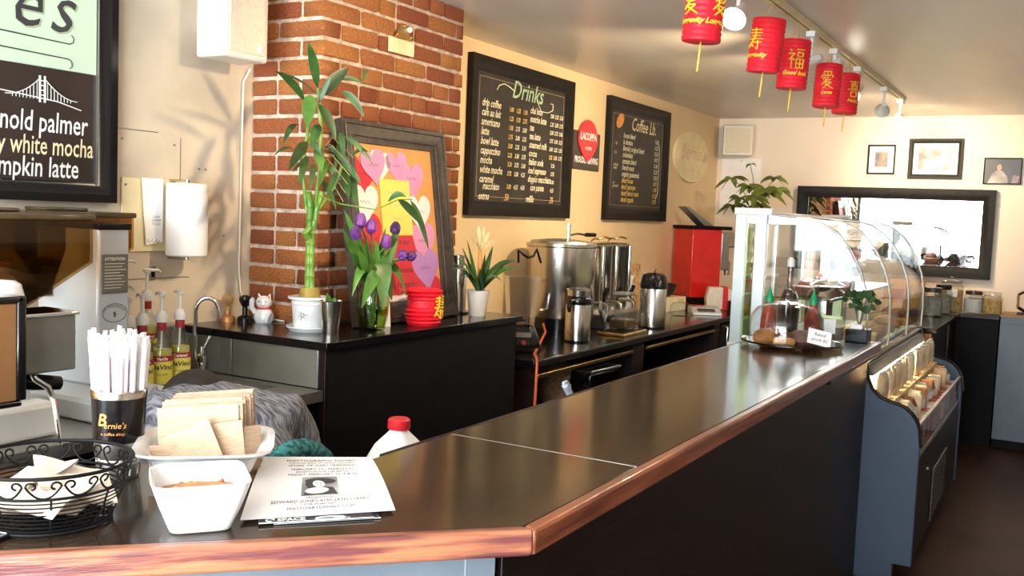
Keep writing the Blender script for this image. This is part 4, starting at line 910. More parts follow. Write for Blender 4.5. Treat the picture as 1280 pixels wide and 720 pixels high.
mr = thing('wall_mirror', 'wide black framed mirror on the back wall', 'mirror', (XB-.062, 1.985, 1.192), R(-2.0) if 0 else 0)
MT = Matrix.Rotation(R(-2.0) if 0 else R(2.0), 4, 'Z') @ BACK
b = MB(MT); frame_bars(b, 0, 0, 1.44, .668, .085, .0, .05); b.build('frame', 'black_frame', mr)
b = MB(MT); b.box(.04, .04, .006, 1.40, .628, .014); b.build('glass', 'mirror', mr)
b = MB(MT); b.tube([(.082, .082, .026), (1.358, .082, .026), (1.358, .586, .026), (.082, .586, .026)], .004, 6, closed=True); b.build('inner_bead', 'black_gloss', mr)
def pic(label, y, z, w_, h_, fw, m_ph, mat_w, frm='black_frame'):
    t = thing('framed_photo', label, 'picture', (XB, y, z))
    b = MB(BACK); frame_bars(b, 0, 0, w_, h_, fw, 0, .022); b.build('frame', frm, t)
    if mat_w: b = MB(BACK); b.box(fw*.6, fw*.6, 0, w_-fw*.6, h_-fw*.6, .008); b.build('mount', 'white_paper', t)
    m_ = fw*.9+mat_w
    b = MB(BACK); b.box(m_, m_, .002, w_-m_, h_-m_, .0095); b.build('photo', m_ph, t)
    return t, m_
t, m_ = pic('small thin framed photo with wide white mount, leftmost of three above the mirror', 1.478, 1.968, .205, .228, .012, 'photo_warm', .045)
b = MB(BACK); b.ball((.105, .125, .009), .022, .03, .002); b.box(.08, .06, .009, .13, .10, .011); b.build('figure', 'photo_dark', t)
t, m_ = pic('larger photo in a thick black frame, middle of three above the mirror', 1.176, 1.937, .385, .305, .035, 'photo_grey', .04)
b = MB(BACK); b.prism([(.13, .08), (.26, .08), (.28, .15), (.10, .15)], .009, .0105, 'z'); b.build('cup_shape', 'white_paper', t)
b = MB(BACK); b.ball((.20, .20, .0095), .03, .025, .001); b.build('figure', 'photo_dark', t)
t, m_ = pic('small dark photo of a seated figure in pale clothing, rightmost above the mirror', .645, 1.905, .255, .195, .008, 'sign_brown', 0)
b = MB(BACK); b.prism([(.03, .008), (.17, .008), (.16, .06), (.125, .10), (.09, .105), (.06, .08)], .0095, .011, 'z'); b.build('shirt', 'photo_grey', t)
b = MB(BACK); b.ball((.105, .125, .010), .017, .024, .0015); b.build('face', 'skin', t)
b = MB(BACK); b.prism([(.19, .01), (.23, .01), (.24, .06), (.20, .07)], .0095, .0105, 'z'); b.build('cup_shape', 'photo_warm', t)
# ================================================================ PASTRY CASE
PA, PB = 4.50, 6.32
pc = thing('pastry_case', 'long curved glass pastry display case with white end posts, beyond the bar', 'display case', (5.4, 1.05, 0))
MB().box(PA, .80, 0, PB, 1.39, .90).build('base_cabinet', 'black_paint', pc, world=True)
MB().box(PA, .775, .90, PB, 1.40, .955).build('deck_rail', 'frame_brown', pc, world=True, bevel=.006)
MB().box(PA, .768, .915, PB, .776, .935).build('rail_strip', 'satin_steel', pc, world=True, bevel=.001)
MB().box(PA+.01, .80, .955, PB-.01, 1.38, .968).build('deck', 'satin_steel', pc, world=True)
prof = [(.782, .968), (.780, 1.08), (.784, 1.20), (.798, 1.28), (.828, 1.365), (.868, 1.44), (.925, 1.51), (1.0, 1.56), (1.08, 1.582), (1.25, 1.590)]
def strip(b, pr_, xa, xb, th):
    n_ = len(pr_); A = []
    for i, (y, z) in enumerate(pr_):
        p0 = Vector((pr_[max(i-1, 0)])); p1 = Vector(pr_[min(i+1, n_-1)]); t_ = (p1-p0).normalized(); nr = Vector((t_.y, -t_.x))
        A.append((y, z)); 
    inner = []
    for i, (y, z) in enumerate(pr_):
        p0 = Vector((pr_[max(i-1, 0)])); p1 = Vector(pr_[min(i+1, n_-1)]); t_ = (p1-p0).normalized(); nr = Vector((t_.y, -t_.x)); inner.append((y+nr.x*th, z+nr.y*th))
    poly = pr_ + inner[::-1]; b.prism(poly, xa, xb, 'x'); return b
for k in range(3):
    xa = PA+.012+k*.605; strip(MB(), prof, xa+.004, xa+.599, .006).build('curved_glass', 'glass_case', pc, world=True, smooth=60)
for x in (PA+.012, PA+.614, PA+1.218, PB-.012): 
    b = MB(); b.tube([(x, y-.003, z) for y, z in prof], .005, 8); b.build('glass_rib', 'satin_steel', pc, world=True, smooth=60)
for x in (PA+.006, PB-.012): 
    b = MB(); b.prism(prof[:1] + [(y+.006, z) for y, z in prof] + [(1.385, 1.588), (1.385, .968)], x, x+.006, 'x'); b.build('end_glass', 'glass_case', pc, world=True)
for x in (PA-.004, PB-.03):
    MB().box(x, 1.340, .90, x+.034, 1.395, 1.60).build('post', 'case_frame', pc, world=True, bevel=.004)
    MB().box(x, 1.245, .955, x+.034, 1.300, 1.59).build('post', 'case_frame', pc, world=True, bevel=.004)
    MB().box(x+.012, 1.298, .955, x+.022, 1.342, 1.585).build('post_glass', 'glass_green', pc, world=True)
    MB().box(x-.004, 1.225, 1.585, x+.04, 1.402, 1.618).build('post_cap', 'white_metal', pc, world=True, bevel=.004)
    MB().box(x-.006, 1.235, .955, x+.04, 1.402, .985).build('post_foot', 'white_metal', pc, world=True, bevel=.004)
MB().box(PA+.03, 1.24, 1.585, PB-.03, 1.40, 1.603).build('roof_rail', 'white_metal', pc, world=True, bevel=.003)
MB().box(PA+.03, 1.35, 1.545, PB-.03, 1.39, 1.585).build('back_rail', 'case_frame', pc, world=True, bevel=.003)
MB().box(PA+.04, 1.27, 1.555, PB-.04, 1.30, 1.575).build('light_tube', 'case_glow', pc, world=True, bevel=.008)
for k in range(3):
    xa = PA+.05+k*.585
    MB().box(xa, 1.365+.010*(k % 2), .985, xa+.58, 1.371+.010*(k % 2), 1.545).build('sliding_glass', 'glass_case', pc, world=True)
    MB().box(xa, 1.362+.010*(k % 2), .985, xa+.03, 1.374+.010*(k % 2), 1.545).build('door_stile', 'case_frame', pc, world=True, bevel=.002)
sh_ = MB().box(PA+.03, .95, 1.205, PB-.03, 1.34, 1.213).build('glass_shelf', 'glass_green', pc, world=True)
MB().box(PA+.03, .945, 1.203, PB-.03, .951, 1.216).build('shelf_edge', 'case_frame', pc, world=True)
area('pastry_case_light', (5.4, 1.2, 1.54), (0, 0, 0), 1.6, .05, 9, (1, .97, .9))
def croissant(b, s=1):
    pts = [(.06*s*cos(a), .045*s*sin(a), .022*s+.008*s*sin(a)) for a in [pi*i/8 for i in range(9)]]
    b.tube(pts, [.006*s, .016*s, .02*s, .027*s, .029*s, .026*s, .02*s, .015*s, .006*s], 10)
def pastry(kind, label, loc, rz, s, grp, m='pastry'):
    nm = {'c': 'croissant', 'm': 'muffin', 'b': 'bread_roll', 's': 'scone'}[kind]
    t = thing(nm, label, 'pastry', loc, rz, grp)
    b = MB()
    if kind == 'c': croissant(b, s); b.build('crust', m, t)
    elif kind == 'b': b.lathe([(0, 0), (.05*s, .0), (.062*s, .02*s), (.055*s, .05*s), (.03*s, .068*s), (0, .072*s)], 18, caps=False, sx=1.3); b.build('crust', m, t)
    elif kind == 's': b.prism([(-.05*s, -.04*s), (.055*s, -.035*s), (.0, .06*s)], 0, .035*s, 'z'); b.build('crust', m, t, bevel=.008)
    else:
        b.lathe([(0, 0), (.028*s, 0), (.036*s, .04*s), (0, .04*s)], 18, caps=False); b.build('paper_case', 'kraft', t)
        b = MB(); b.lathe([(0, .038*s), (.036*s, .038*s), (.044*s, .048*s), (.038*s, .068*s), (.02*s, .08*s), (0, .082*s)], 18, caps=False); b.build('top', m, t)
    return t
for i in range(10):
    pastry('cmbscbmcbs'[i], ('golden croissant', 'brown muffin', 'round golden roll', 'triangular scone')['cmbs'.index('cmbscbmcbs'[i])] + ' on the case deck, number %s from the near end' % ('one two three four five six seven eight nine ten'.split()[i]),
           (4.66+.165*i, .868+.035*(i % 3), .977), R(40*i), 1.0 if 'cmbscbmcbs'[i] == 'b' else 1.2, 'pastries on the case deck')
for k in range(3):
    t = thing('pastry_tray', ('white tray nearest the bar inside the pastry case', 'white middle tray inside the pastry case', 'white tray at the far end of the pastry case')[k], 'tray', (4.80+.52*k, .955, .969), 0, 'trays in the pastry case')
    b = MB(); b.box(-.235, -.14, 0, .235, .16, .006); b.build('base', 'white_plastic', t); b = MB(); b.tube([(-.235, -.14, .008), (.235, -.14, .008), (.235, .16, .008), (-.235, .16, .008)], .006, 8, closed=True); b.build('rim', 'white_plastic', t)
for i in range(4):
    pastry('scms'[i], ('dark chocolate scone nearest the bar on the glass shelf', 'dark croissant on the glass shelf', 'dark muffin on the glass shelf', 'dark scone farthest along the glass shelf')[i], (4.72+.22*i, 1.10, 1.2135), R(60*i), 1.3, 'pastries on the glass shelf', 'pastry_dark')

# ================================================================ MERCHANDISER
mc = thing('refrigerated_display', 'open blue-grey refrigerated display with curved end panels, in front of the pastry case', 'display case', (5.37, .68, 0))
side = [(.771, .955), (.758, .885), (.735, .838), (.70, .806), (.66, .792), (.62, .783), (.592, .772), (.567, .752), (.545, .722), (.533, .69), (.523, .61), (.523, .085), (.600, .085), (.600, 0), (.771, 0)]
for (x, m_) in ((4.47, 'panel_blue'), (6.23, 'panel_blue')):
    MB().prism(side, x, x+.03, 'x').build('end_panel', m_, mc, world=True, bevel=.003)
for x in (4.468, 6.228): MB().tube([(x+.017, y-.002, z+.002) for y, z in side[:11]], .010, 8).build('end_trim', 'black_gloss', mc, world=True)
MB().box(4.50, .55, .09, 6.23, .771, .50).build('body', 'dark_wood', mc, world=True)
MB().box(4.50, .62, 0, 6.23, .771, .09).build('plinth', 'black_paint', mc, world=True)
MB().box(4.505, .534, .545, 6.225, .552, .565).build('lower_rail', 'satin_steel', mc, world=True, bevel=.002)
MB().box(4.50, .532, .09, 6.23, .552, .545).build('front_panel', 'dark_wood', mc, world=True, bevel=.002)
MB().box(4.505, .536, .565, 6.225, .542, .695).build('front_glass', 'glass_case', mc, world=True)
MB().box(4.505, .531, .695, 6.225, .547, .705).build('glass_rail', 'satin_steel', mc, world=True, bevel=.002)
MB().box(4.505, .552, .50, 6.225, .766, .57).build('tray', 'satin_steel', mc, world=True, bevel=.003)
MB().box(4.505, .758, .57, 6.225, .771, .90).build('back_panel', 'pack_cream', mc, world=True)
MB().prism([(.735, .895), (.770, .895), (.770, .935), (.758, .935)], 4.505, 6.225, 'x').build('canopy', 'panel_blue', mc, world=True, bevel=.003)
MB().box(4.56, .740, .882, 6.17, .753, .893).build('light_tube', 'tube_glow', mc, world=True, bevel=.004)
area('display_light', (5.37, .735, .880), (R(-35), 0, 0), 1.6, .02, 18, (1, .80, .50))
# vent grille
b = MB(); b.box(5.05, .526, .14, 5.60, .533, .40); g = b.build('grille_frame', 'black_frame', mc, world=True, bevel=.002)
for k in range(9): MB().box(5.07, .519, .16+.026*k, 5.58, .528, .170+.026*k).build('grille_slat', 'frame_brown', g, world=True, bevel=.002)
MB().tube([(5.05, .522, .14), (5.05, .522, .40), (5.60, .522, .40)], .003, 6).build('grille_edge', 'satin_steel', mc, world=True)
MB().ball((4.86, .529, .44), .008).build('screw', 'satin_steel', mc, world=True)
for k, (yy, zz) in enumerate(((.575, .57), (.635, .645), (.693, .775))):
    if k: MB().box(4.52, yy-.03, .57, 6.21, .757, zz).build('step', 'pack_cream', mc, world=True)
kinds = [('drink_carton', 'carton'), ('sandwich_pack', 'sandwich'), ('snack_bag', 'bag')]
ords = 'first second third fourth fifth sixth seventh eighth ninth tenth eleventh twelfth thirteenth fourteenth fifteenth sixteenth'.split()
protos = {}
def packet(kind, m, loc, rz, label, grp):
    key = (kind, m)
    if key in protos: return dup(protos[key], None, loc, rz, label)
    nm, cat = {'carton': ('drink_carton', 'carton'), 'sand': ('wrapped_sandwich', 'sandwich'), 'bag': ('snack_bag', 'bag')}[kind]
    t = thing(nm, label, cat, loc, rz, grp)
    if kind == 'carton':
        SC = Matrix.Scale(1.25, 4); b = MB(SC); b.box(-.032, -.022, 0, .032, .022, .085); b.build('box', m, t, bevel=.003)
        for q in range(3): MB(SC).box(-.026+.020*q, -.0235, .008, -.016+.020*q, -.0215, .078).build('stripe', 'pack_red' if m != 'pack_red' else 'pack_white', t)
    elif kind == 'sand':
        SC = Matrix.Scale(1.3, 4); b = MB(SC); b.prism([(-.036, 0), (.036, 0), (.038, .05), (-.02, .092), (-.036, .088)], -.026, .024, 'y'); b.build('wrap', m, t, bevel=.006)
        b = MB(SC); b.box(-.02, -.0272, .022, .028, -.0238, .052); b.build('label', 'white_paper', t)
    else:
        b = MB(); b.lathe([(.034, 0), (.048, .012), (.053, .05), (.048, .10), (.036, .125)], 14, sy=.42); b.build('pouch', m, t)
        b = MB(); b.prism([(-.038, .122), (-.034, .138), (-.018, .131), (0, .140), (.018, .131), (.034, .138), (.038, .122)], -.003, .003, 'y'); b.build('crimp', 'white_plastic', t)
    protos[key] = t; return t
rnd = random.Random(11)
for k, (kind, yy, zz, mats) in enumerate((('carton', .578, .5705, ('pack_white', 'pack_red', 'pack_cream')), ('sand', .635, .6455, ('pack_cream', 'pack_brown', 'pack_white')), ('bag', .706, .7755, ('pack_cream', 'pack_white', 'pack_cream')))):
    n_ = 16
    for i in range(n_):
        m = mats[(i*5+k) % 3] if k != 0 else ('pack_red' if i in (9, 10, 11, 12) else mats[(i*2) % 3])
        dz = 0
        row = ('front row of cartons', 'middle row of wrapped sandwiches', 'back row of snack bags')[k]
        packet(kind, m, (4.585+.1055*i+rnd.uniform(-.012, .012), yy+rnd.uniform(-.005, .005), zz+dz), R(rnd.uniform(-22, 22)), '%s in the %s, counting from the near end' % (ords[i], row), row + ' in the refrigerated display')

# ================================================================ RETURN COUNTER AND BACK-RIGHT CABINETS
rc = thing('return_counter', 'dark topped counter turning along the back wall, black fronted with an orange wood end', 'counter', (7.2, 1.0, 0))
b = MB(); b.prism([(6.38, .70), (7.74, .70), (7.74, .44), (8.10, .44), (8.10, 1.45), (6.38, 1.45)], .925, .952, 'z'); b.build('top', 'black_gloss', rc, world=True, bevel=.003)
b = MB(); b.prism([(6.44, .725), (7.765, .725), (7.765, .445), (8.10, .445), (8.10, 1.43), (6.44, 1.43)], .0, .925, 'z'); b.build('body', 'black_paint', rc, world=True)
for (ya, yb) in ((.732, 1.06), (1.07, 1.42)):
    d_ = MB().box(6.425, ya, .10, 6.441, yb, .915).build('end_panel', 'orange_wood', rc, world=True, bevel=.003)
    MB().box(6.419, ya+.035, .16, 6.426, ya+.045, .86).build('panel_groove', 'dark_wood', d_, world=True)
MB().box(7.25, .716, .05, 7.262, .726, .92).build('front_strip', 'frame_brown', rc, world=True)
gc = thing('grey_cabinet', 'blue-grey cabinet against the back wall at the right edge', 'cabinet', (7.9, .1, 0))
MB().box(7.73, -.62, .07, 8.10, .435, .955).build('body', 'panel_grey', gc, world=True, bevel=.004)
MB().box(7.722, -.62, .905, 7.732, .43, .955).build('top_rail', 'panel_grey', gc, world=True, bevel=.002)
MB().box(7.79, -.62, 0, 8.08, .43, .07).build('plinth', 'black_paint', gc, world=True)
MB().box(7.718, -.10, .10, 7.7305, -.095, .90).build('door_gap', 'ink', gc, world=True)
gt = MB().box(7.70, -.64, .956, 8.10, .438, .968).build('top', 'wood_light', gc, world=True, bevel=.002)

def jar(label, loc, rad, h, fill, lid='glass', fh=.75, cap='jar'):
    t = thing('storage_jar', label, 'jar', loc)
    b = MB(); b.lathe([(0, 0), (rad*.95, 0), (rad, .01), (rad, h*.74), (rad*.80, h*.82), (rad*.80, h*.86), (rad*.76, h*.86), (rad*.76, h*.82), (rad*.95, h*.73), (rad*.95, .012), (0, .010)], 28, caps=False); b.build('glass', 'glass', t)
    b = MB(); b.lathe([(0, .012), (rad*.93, .012), (rad*.93, h*fh*.85), (rad*.5, h*fh*.92), (0, h*fh*.93)], 24, caps=False); b.build('contents', fill, t)
    b = MB()
    if lid == 'glass': b.lathe([(0, h*.86), (rad*.92, h*.86), (rad*.95, h*.88), (rad*.4, h*.93), (rad*.12, h*.94), (rad*.2, h*.97), (rad*.2, h), (0, h*1.01)], 24, caps=False); b.build('lid', 'clear_plastic', t)
    else: b.lathe([(0, h*.84), (rad*.86, h*.84), (rad*.86, h*.99), (rad*.8, h), (0, h)], 24, caps=False); b.build('lid', lid, t)
    return t
ja = jar('tall glass jar of amber biscuits with knobbed glass lid on the return counter', (7.80, .775, .952), .085, .26, 'jar_amber')
b = MB(); b.box(-.087, -.05, .12, -.084, .02, .18); b.build('label', 'white_paper', ja)
jar('glass jar of white powder with brown lid, second from the right on the return counter', (7.84, .625, .952), .068, .165, 'jar_white', 'sign_brown')
jar('squat glass jar of golden chips, rightmost on the return counter', (7.86, .505, .952), .070, .165, 'jar_amber', 'clear_plastic')
jar('glass jar of grey seeds on the return counter behind the pastry case end', (7.30, .84, .952), .07, .20, 'jar_grey', 'sign_brown')
jar('dark filled glass jar beside the amber biscuit jar', (7.56, .80, .952), .06, .21, 'jar_grey', 'black_frame')
t = thing('crumpled_bag', 'crumpled clear bag of biscuits resting behind the seed jar', 'bag', (7.62, 1.0, .952))
b = MB(); b.lathe([(.07, 0), (.10, .02), (.11, .10), (.08, .2), (.05, .25), (.07, .28)], 14, sy=.7); b.build('bag', 'clear_plastic', t); b = MB(); b.lathe([(.06, .004), (.09, .03), (.09, .15), (.03, .19)], 14, sy=.6); b.build('biscuits', 'pastry', t)
t = thing('red_box', 'orange-red box standing on the return counter under the mirror', 'box', (7.95, 1.12, .952))
b = MB(); b.box(-.06, -.14, 0, .06, .14, .21); b.build('carton', 'card_orange', t, bevel=.003); b = MB(); b.box(-.062, -.1, .06, -.059, .1, .14); b.build('label', 'pack_red', t)
t = thing('hexagon_rack', 'wooden hexagon rack holding small dark bottles at the right edge', 'rack', (7.90, .265, .968))
hx = [(-.0, .075*sin(R(60*i))*1.15, .095+.09*cos(R(60*i))) for i in range(6)]
for i in range(6): 
    a, c_ = Vector(hx[i]), Vector(hx[(i+1) % 6]); b = MB(); b.tube([a+Vector((-.03, 0, 0)), c_+Vector((-.03, 0, 0))], .008, 4); b.tube([a+Vector((.04, 0, 0)), c_+Vector((.04, 0, 0))], .008, 4); b.build('rod', 'wood_light' if i % 2 else 'dark_wood', t)
b = MB(); b.box(-.05, -.10, 0, .06, .075, .012); b.build('base', 'dark_wood', t)
for k, (y_, z_) in enumerate(((.215, .982), (.215, 1.17))):
    t = thing('spice_bottle', ('small dark bottle standing inside the hexagon rack', 'small dark bottle on top of the hexagon rack')[k], 'bottle', (7.90, y_+.02*(1-k), z_), 0, 'bottles in the hexagon rack')
    b = MB(); b.lathe([(0, 0), (.024, 0), (.024, .06), (.014, .07), (0, .07)], 16, caps=False); b.build('body', 'sauce_red', t); b = MB(); b.lathe([(0, .07), (.016, .07), (.016, .09), (0, .09)], 16, caps=False); b.build('cap', 'black_gloss', t)

# ================================================================ CEILING: TRACK LIGHT AND LANTERNS
tr = thing('track_light', 'ceiling track rail with black slot and white spotlights', 'track light', (4.7, 1.07, CEIL))
b = MB(); b.box(1.6, 1.052, CEIL-.022, 6.95, 1.072, CEIL); b.box(1.6, 1.080, CEIL-.022, 6.95, 1.10, CEIL); b.box(1.6, 1.05, CEIL-.006, 6.95, 1.10, CEIL-.001); b.build('rail', 'cream', tr, world=True, bevel=.002)
MB().box(1.62, 1.073, CEIL-.018, 6.93, 1.079, CEIL-.006).build('slot', 'black_paint', tr, world=True)
tg = [(1.9, 1.15, 1.1), (4.7, 2.7, 1.9), (5.9, 2.7, 1.6), (3.7, 1.75, 1.0), (8.1, 1.6, 1.7), (8.1, .9, 1.9), (3.1, 2.4, 1.6)]
for i, x in enumerate((3.36, 4.43, 4.89, 5.47, 6.28, 6.90, 2.45)):
    p = Vector((x, 1.076, CEIL-.02)); hd = Vector((x, 1.076+.0, 2.275 if i != 2 else 2.32)); dr = (Vector(tg[i])-hd).normalized()
    b = MB(); b.box(x-.04, 1.056, CEIL-.045, x+.04, 1.096, CEIL-.018); b.tube([p, hd], .008, 8); st = b.build('spot_stem', 'white_metal', tr, world=True, bevel=.002)
    Q_ = dr.to_track_quat('Z', 'Y').to_matrix().to_4x4(); b = MB(Matrix.Translation(hd) @ Q_)
    b.lathe([(0, -.05), (.014, -.05), (.020, -.03), (.022, 0), (.042, .045), (.046, .05), (.042, .05), (.030, .02), (0, .018)], 24, caps=False); b.build('spot_head', 'white_metal', st, world=True)
    b = MB(Matrix.Translation(hd) @ Q_); b.lathe([(0, .019), (.030, .021), (.034, .038), (.02, .044), (0, .045)], 20, caps=False); b.build('bulb', 'bulb_glow', st, world=True)
    l = bpy.data.lights.new('spot_lamp', 'SPOT'); l.energy = SPOT_POWER*(.45 if i in (0, 3) else 1.15 if i in (1, 2) else 1); l.color = (1, .77, .48); l.spot_size = R(88); l.spot_blend = .8; l.shadow_soft_size = .04
    lo = bpy.data.objects.new('spot_lamp', l); COL.objects.link(lo); lo.matrix_world = Matrix.Translation(hd+dr*.06) @ dr.to_track_quat('-Z', 'Y').to_matrix().to_4x4()
LN = [(2.955, 2.103, 'ai', 0, 'nearest of the five hanging red lanterns, cropped by the top edge of the photo'), (3.645, 2.108, 'shou', R(2), 'second hanging red lantern from the left, facing partly away'),
      (4.056, 2.100, 'fu', R(-1), 'third hanging red lantern, its gold character with the box-shaped right half'), (4.69, 2.098, 'ai', R(-5), 'fourth hanging red lantern, tilted, with a large gold character over the word Love'), (5.10, 2.112, 'xi', R(-4), 'farthest hanging red lantern, half behind the fourth')]
for i, (x, z, key, tilt, lb) in enumerate(LN):
    t = thing('hanging_lantern', lb, 'lantern', (x, 1.06, z), 0, None)
    TT = Matrix.Rotation(tilt, 4, Vector((.5, -.86, 0))) @ Matrix.Rotation(R(4), 4, 'X')
    rad, h = .062, .195
    b = MB(TT); lantern_body(b, rad, h, 11); b.build('shade', 'red_paper', t)
    vd = math.atan2(-1.06, -x) + (.0, -.72, .12, -.05, .62)[i]
    off = (0, -.02, .0, 0, 0)[i]
    for j in range(2 if i == 0 else 1):
        a0 = vd + (-.75 if (i == 0 and j == 0) else .85 if i == 0 else 0)
        fn_ = lambda p, q: ((rad+.0012)*cos(a0+p/rad), (rad+.0012)*sin(a0+p/rad), q)
        b = MB(TT); glyph_on(b, key, .062, .078, 0, .115, fn_, .0036); b.build('gold_character', 'gold_paper', t)
        b = MB(TT)
        put_text(b, ('Longevity', 'Longevity', 'Good luck', 'Love', 'Noble')[i], 0, .050, .024, shear=.35, align='CENTER', thick=.0009, fn=fn_)
        b.build('gold_lettering', 'gold_paper', t)
    b = MB(TT); b.tube([(-rad*.9, 0, h-.002), (0, 0, h+.055), (rad*.9, 0, h-.002)], .0012, 5); b.tube([(0, 0, h+.055), (0, 0, CEIL-z)], .0009, 4); b.build('cord', 'yellow_tassel', t)
    b = MB(TT); b.tube([(0, 0, .0), (0, 0, -.035), (.001, .001, -.09)], [.0015, .0035, .0030], 6); b.build('tassel', 'yellow_tassel', t)
# ================================================================ FAR END OF THE BAR
TZ = 1.0702
cp = thing('cake_plate', 'round dark rimmed glass plate near the far end of the bar', 'plate', (3.86, .945, TZ))
b = MB(); b.lathe([(0, 0), (.07, 0), (.075, .008), (.185, .014), (.195, .022), (.185, .021), (.075, .014), (0, .013)], 56, caps=False); b.build('plate', 'glass_smoke', cp)
b = MB(); b.tube([(.192*cos(a*pi/24), .192*sin(a*pi/24), .0195) for a in range(48)], .004, 6, closed=True); b.build('rim', 'black_gloss', cp)
gd = thing('glass_cloche', 'clear glass dome with ball knob covering pastries on the bar', 'cloche', (3.84, .965, TZ+.0225))
b = MB(); o_ = [(.142, 0), (.144, .06), (.136, .10), (.112, .130), (.06, .146), (.022, .15)]; b.lathe(o_ + [(.020, .147)] + [(r_-.004, z_-.002) for r_, z_ in reversed(o_[:-1])], 56, caps=False)
for i in (0,): pass
b.build('dome', 'glass_case', gd, smooth=60)
b = MB(); b.lathe([(0, .148), (.045, .148), (.045, .153), (.010, .156), (.010, .165), (0, .165)], 28, caps=False); b.ball((0, 0, .183), .022, n=24, m=14); b.build('knob', 'clear_plastic', gd)
for i, (dx, dy, kd, m_) in enumerate(((-.06, .06, 'b', 'pastry'), (-.075, -.01, 's', 'pastry'), (.0, -.07, 'b', 'pastry_dark'), (.03, .05, 'b', 'pastry_dark'), (-.02, .01, 's', 'pastry_dark'))):
    pastry(kd, ('round golden roll at the back left under the glass dome', 'golden wedge at the left under the glass dome', 'dark roll at the front right under the glass dome', 'dark roll at the back right under the glass dome', 'dark wedge in the middle under the glass dome')[i], (3.84+dx, .965+dy, TZ+.014), R(50*i), .8, 'pastries under the dome', m_)
t = thing('price_tag', 'small white price card propped against the glass dome', 'card', (3.765, .818, TZ+.024), R(-62))
b = MB(); b.box(-.045, -.001, 0, .045, .001, .062, tilt=(R(-28), R(12), 0)); b.build('card', 'white_paper', t)
b = MB(Matrix.Translation((0, -.018, .012)) @ Euler((R(-28), R(12), 0)).to_matrix().to_4x4() @ WALL); 
b = MB(Matrix.Translation((0, 0, .031)) @ Euler((R(-28), R(12), 0)).to_matrix().to_4x4() @ WALL)
put_text(b, 'Baked', 0, .006, .018, align='CENTER', n=.0016, shear=.2); put_text(b, 'goods $2', 0, -.015, .016, align='CENTER', n=.0016, shear=.2); b.build('lettering', 'ink', t)
def sauce(label, loc):
    t = thing('sauce_bottle', label, 'bottle', loc, 0, None)
    b = MB(); b.lathe([(0, 0), (.030, 0), (.033, .01), (.033, .08), (.028, .11), (.018, .135), (.014, .15), (0, .15)], 24, caps=False); b.build('body', 'sauce_red', t)
    b = MB(); b.lathe([(0, .148), (.017, .148), (.018, .165), (.012, .180), (.006, .195), (.003, .212), (0, .213)], 18, caps=False); b.build('cap', 'cap_green', t)
    b = MB(); fn_ = cyl_wrap(.033, .03, math.atan2(-loc[1], -loc[0]), .0006)
    b.tube([fn_(.012*cos(a), .018+.014*sin(a)) for a in [i*.5 for i in range(13)]], .0012, 4); b.build('print', 'white_ink', t)
sauce('red sauce bottle with green nozzle, left one behind the glass dome', (4.10, 1.105, TZ)); sauce('red sauce bottle with green nozzle, right one behind the glass dome', (4.13, .93, TZ))
t = thing('oil_bottle', 'tall clear glass bottle with white pourer between the two red sauce bottles', 'bottle', (4.22, 1.055, TZ))
b = MB(); b.lathe([(0, 0), (.042, 0), (.044, .01), (.044, .14), (.036, .175), (.017, .21), (.014, .29), (.017, .295), (.013, .298), (.011, .21), (.034, .172), (.041, .14), (.041, .012), (0, .01)], 28, caps=False); b.build('glass', 'clear_plastic', t)
b = MB(); b.lathe([(0, .298), (.016, .298), (.017, .325), (.010, .335), (0, .336)], 18, caps=False); b.build('pourer', 'white_plastic', t)
b = MB(); b.lathe([(0, .011), (.040, .011), (.040, .12), (0, .12)], 24, caps=False); b.build('oil', 'water', t)
t = thing('lidded_jar', 'large clear glass jar with domed lid and knob behind the glass dome', 'jar', (4.20, .895, TZ))
b = MB(); o_ = [(.0, 0), (.078, 0), (.084, .012), (.084, .17), (.076, .20), (.058, .215), (.060, .225)]; b.lathe(o_ + [(r_-.004, z_+(.004 if i > 3 else 0)) for i, (r_, z_) in enumerate(reversed(o_[1:]))] + [(0, .008)], 36, caps=False); b.build('glass', 'glass_case', t, smooth=60)
b = MB(); b.lathe([(0, .226), (.070, .226), (.072, .232), (.04, .248), (.012, .254), (.010, .262), (.018, .272), (.016, .286), (0, .290)], 30, caps=False); b.build('lid', 'clear_plastic', t)
fn_ = cyl_wrap(.0845, .0, math.atan2(-.895, -4.2)+.25, .0006)
b = MB(); b.poly([fn_(-.024, .035), fn_(-.008, .035), fn_(.008, .035), fn_(.024, .035), fn_(.024, .095), fn_(.008, .095), fn_(-.008, .095), fn_(-.024, .095)]); b.build('label', 'white_paper', t)
b = MB(); b.lathe([(0, .009), (.077, .009), (.077, .06), (0, .065)], 30, caps=False); b.build('contents', 'jar_grey', t)
t = thing('herb_planter', 'small black box holding a bushy green herb at the end of the bar', 'plant', (4.245, .765, TZ))
b = MB(); b.box(-.045, -.045, 0, .045, .045, .055); b.build('box', 'black_gloss', t, bevel=.003)
b = MB(); b.box(-.036, -.02, .055, .036, .03, .075); b.build('napkin', 'white_paper', t, bevel=.004)
b = MB(); b.tube([(.01, 0, .07), (.012, .0, .14)], .006, 8); b.build('stake', 'white_plastic', t)
hb = Vector((-.0, .01, .17)); rnd = random.Random(3)
for k in range(5):
    b = MB(); b.tube([(.0, .0, .06), (.02*cos(k*1.3), .02*sin(k*1.3), .13), (.04*cos(k*1.3), .04*sin(k*1.3), .18)], .002, 5); st = b.build('stem', 'leaf_dark', t)
    for j in range(9):
        d_ = Vector((rnd.uniform(-1, 1), rnd.uniform(-1, 1), rnd.uniform(-.6, 1))).normalized(); p0 = Vector((.035*cos(k*1.3), .035*sin(k*1.3), .17))+d_*.02
        b = MB(); b.leaf(p0, p0+d_*.034, .028, nrm=(-.6, -.5, .6), n=5); b.build('leaf', 'leaf_dark', st)

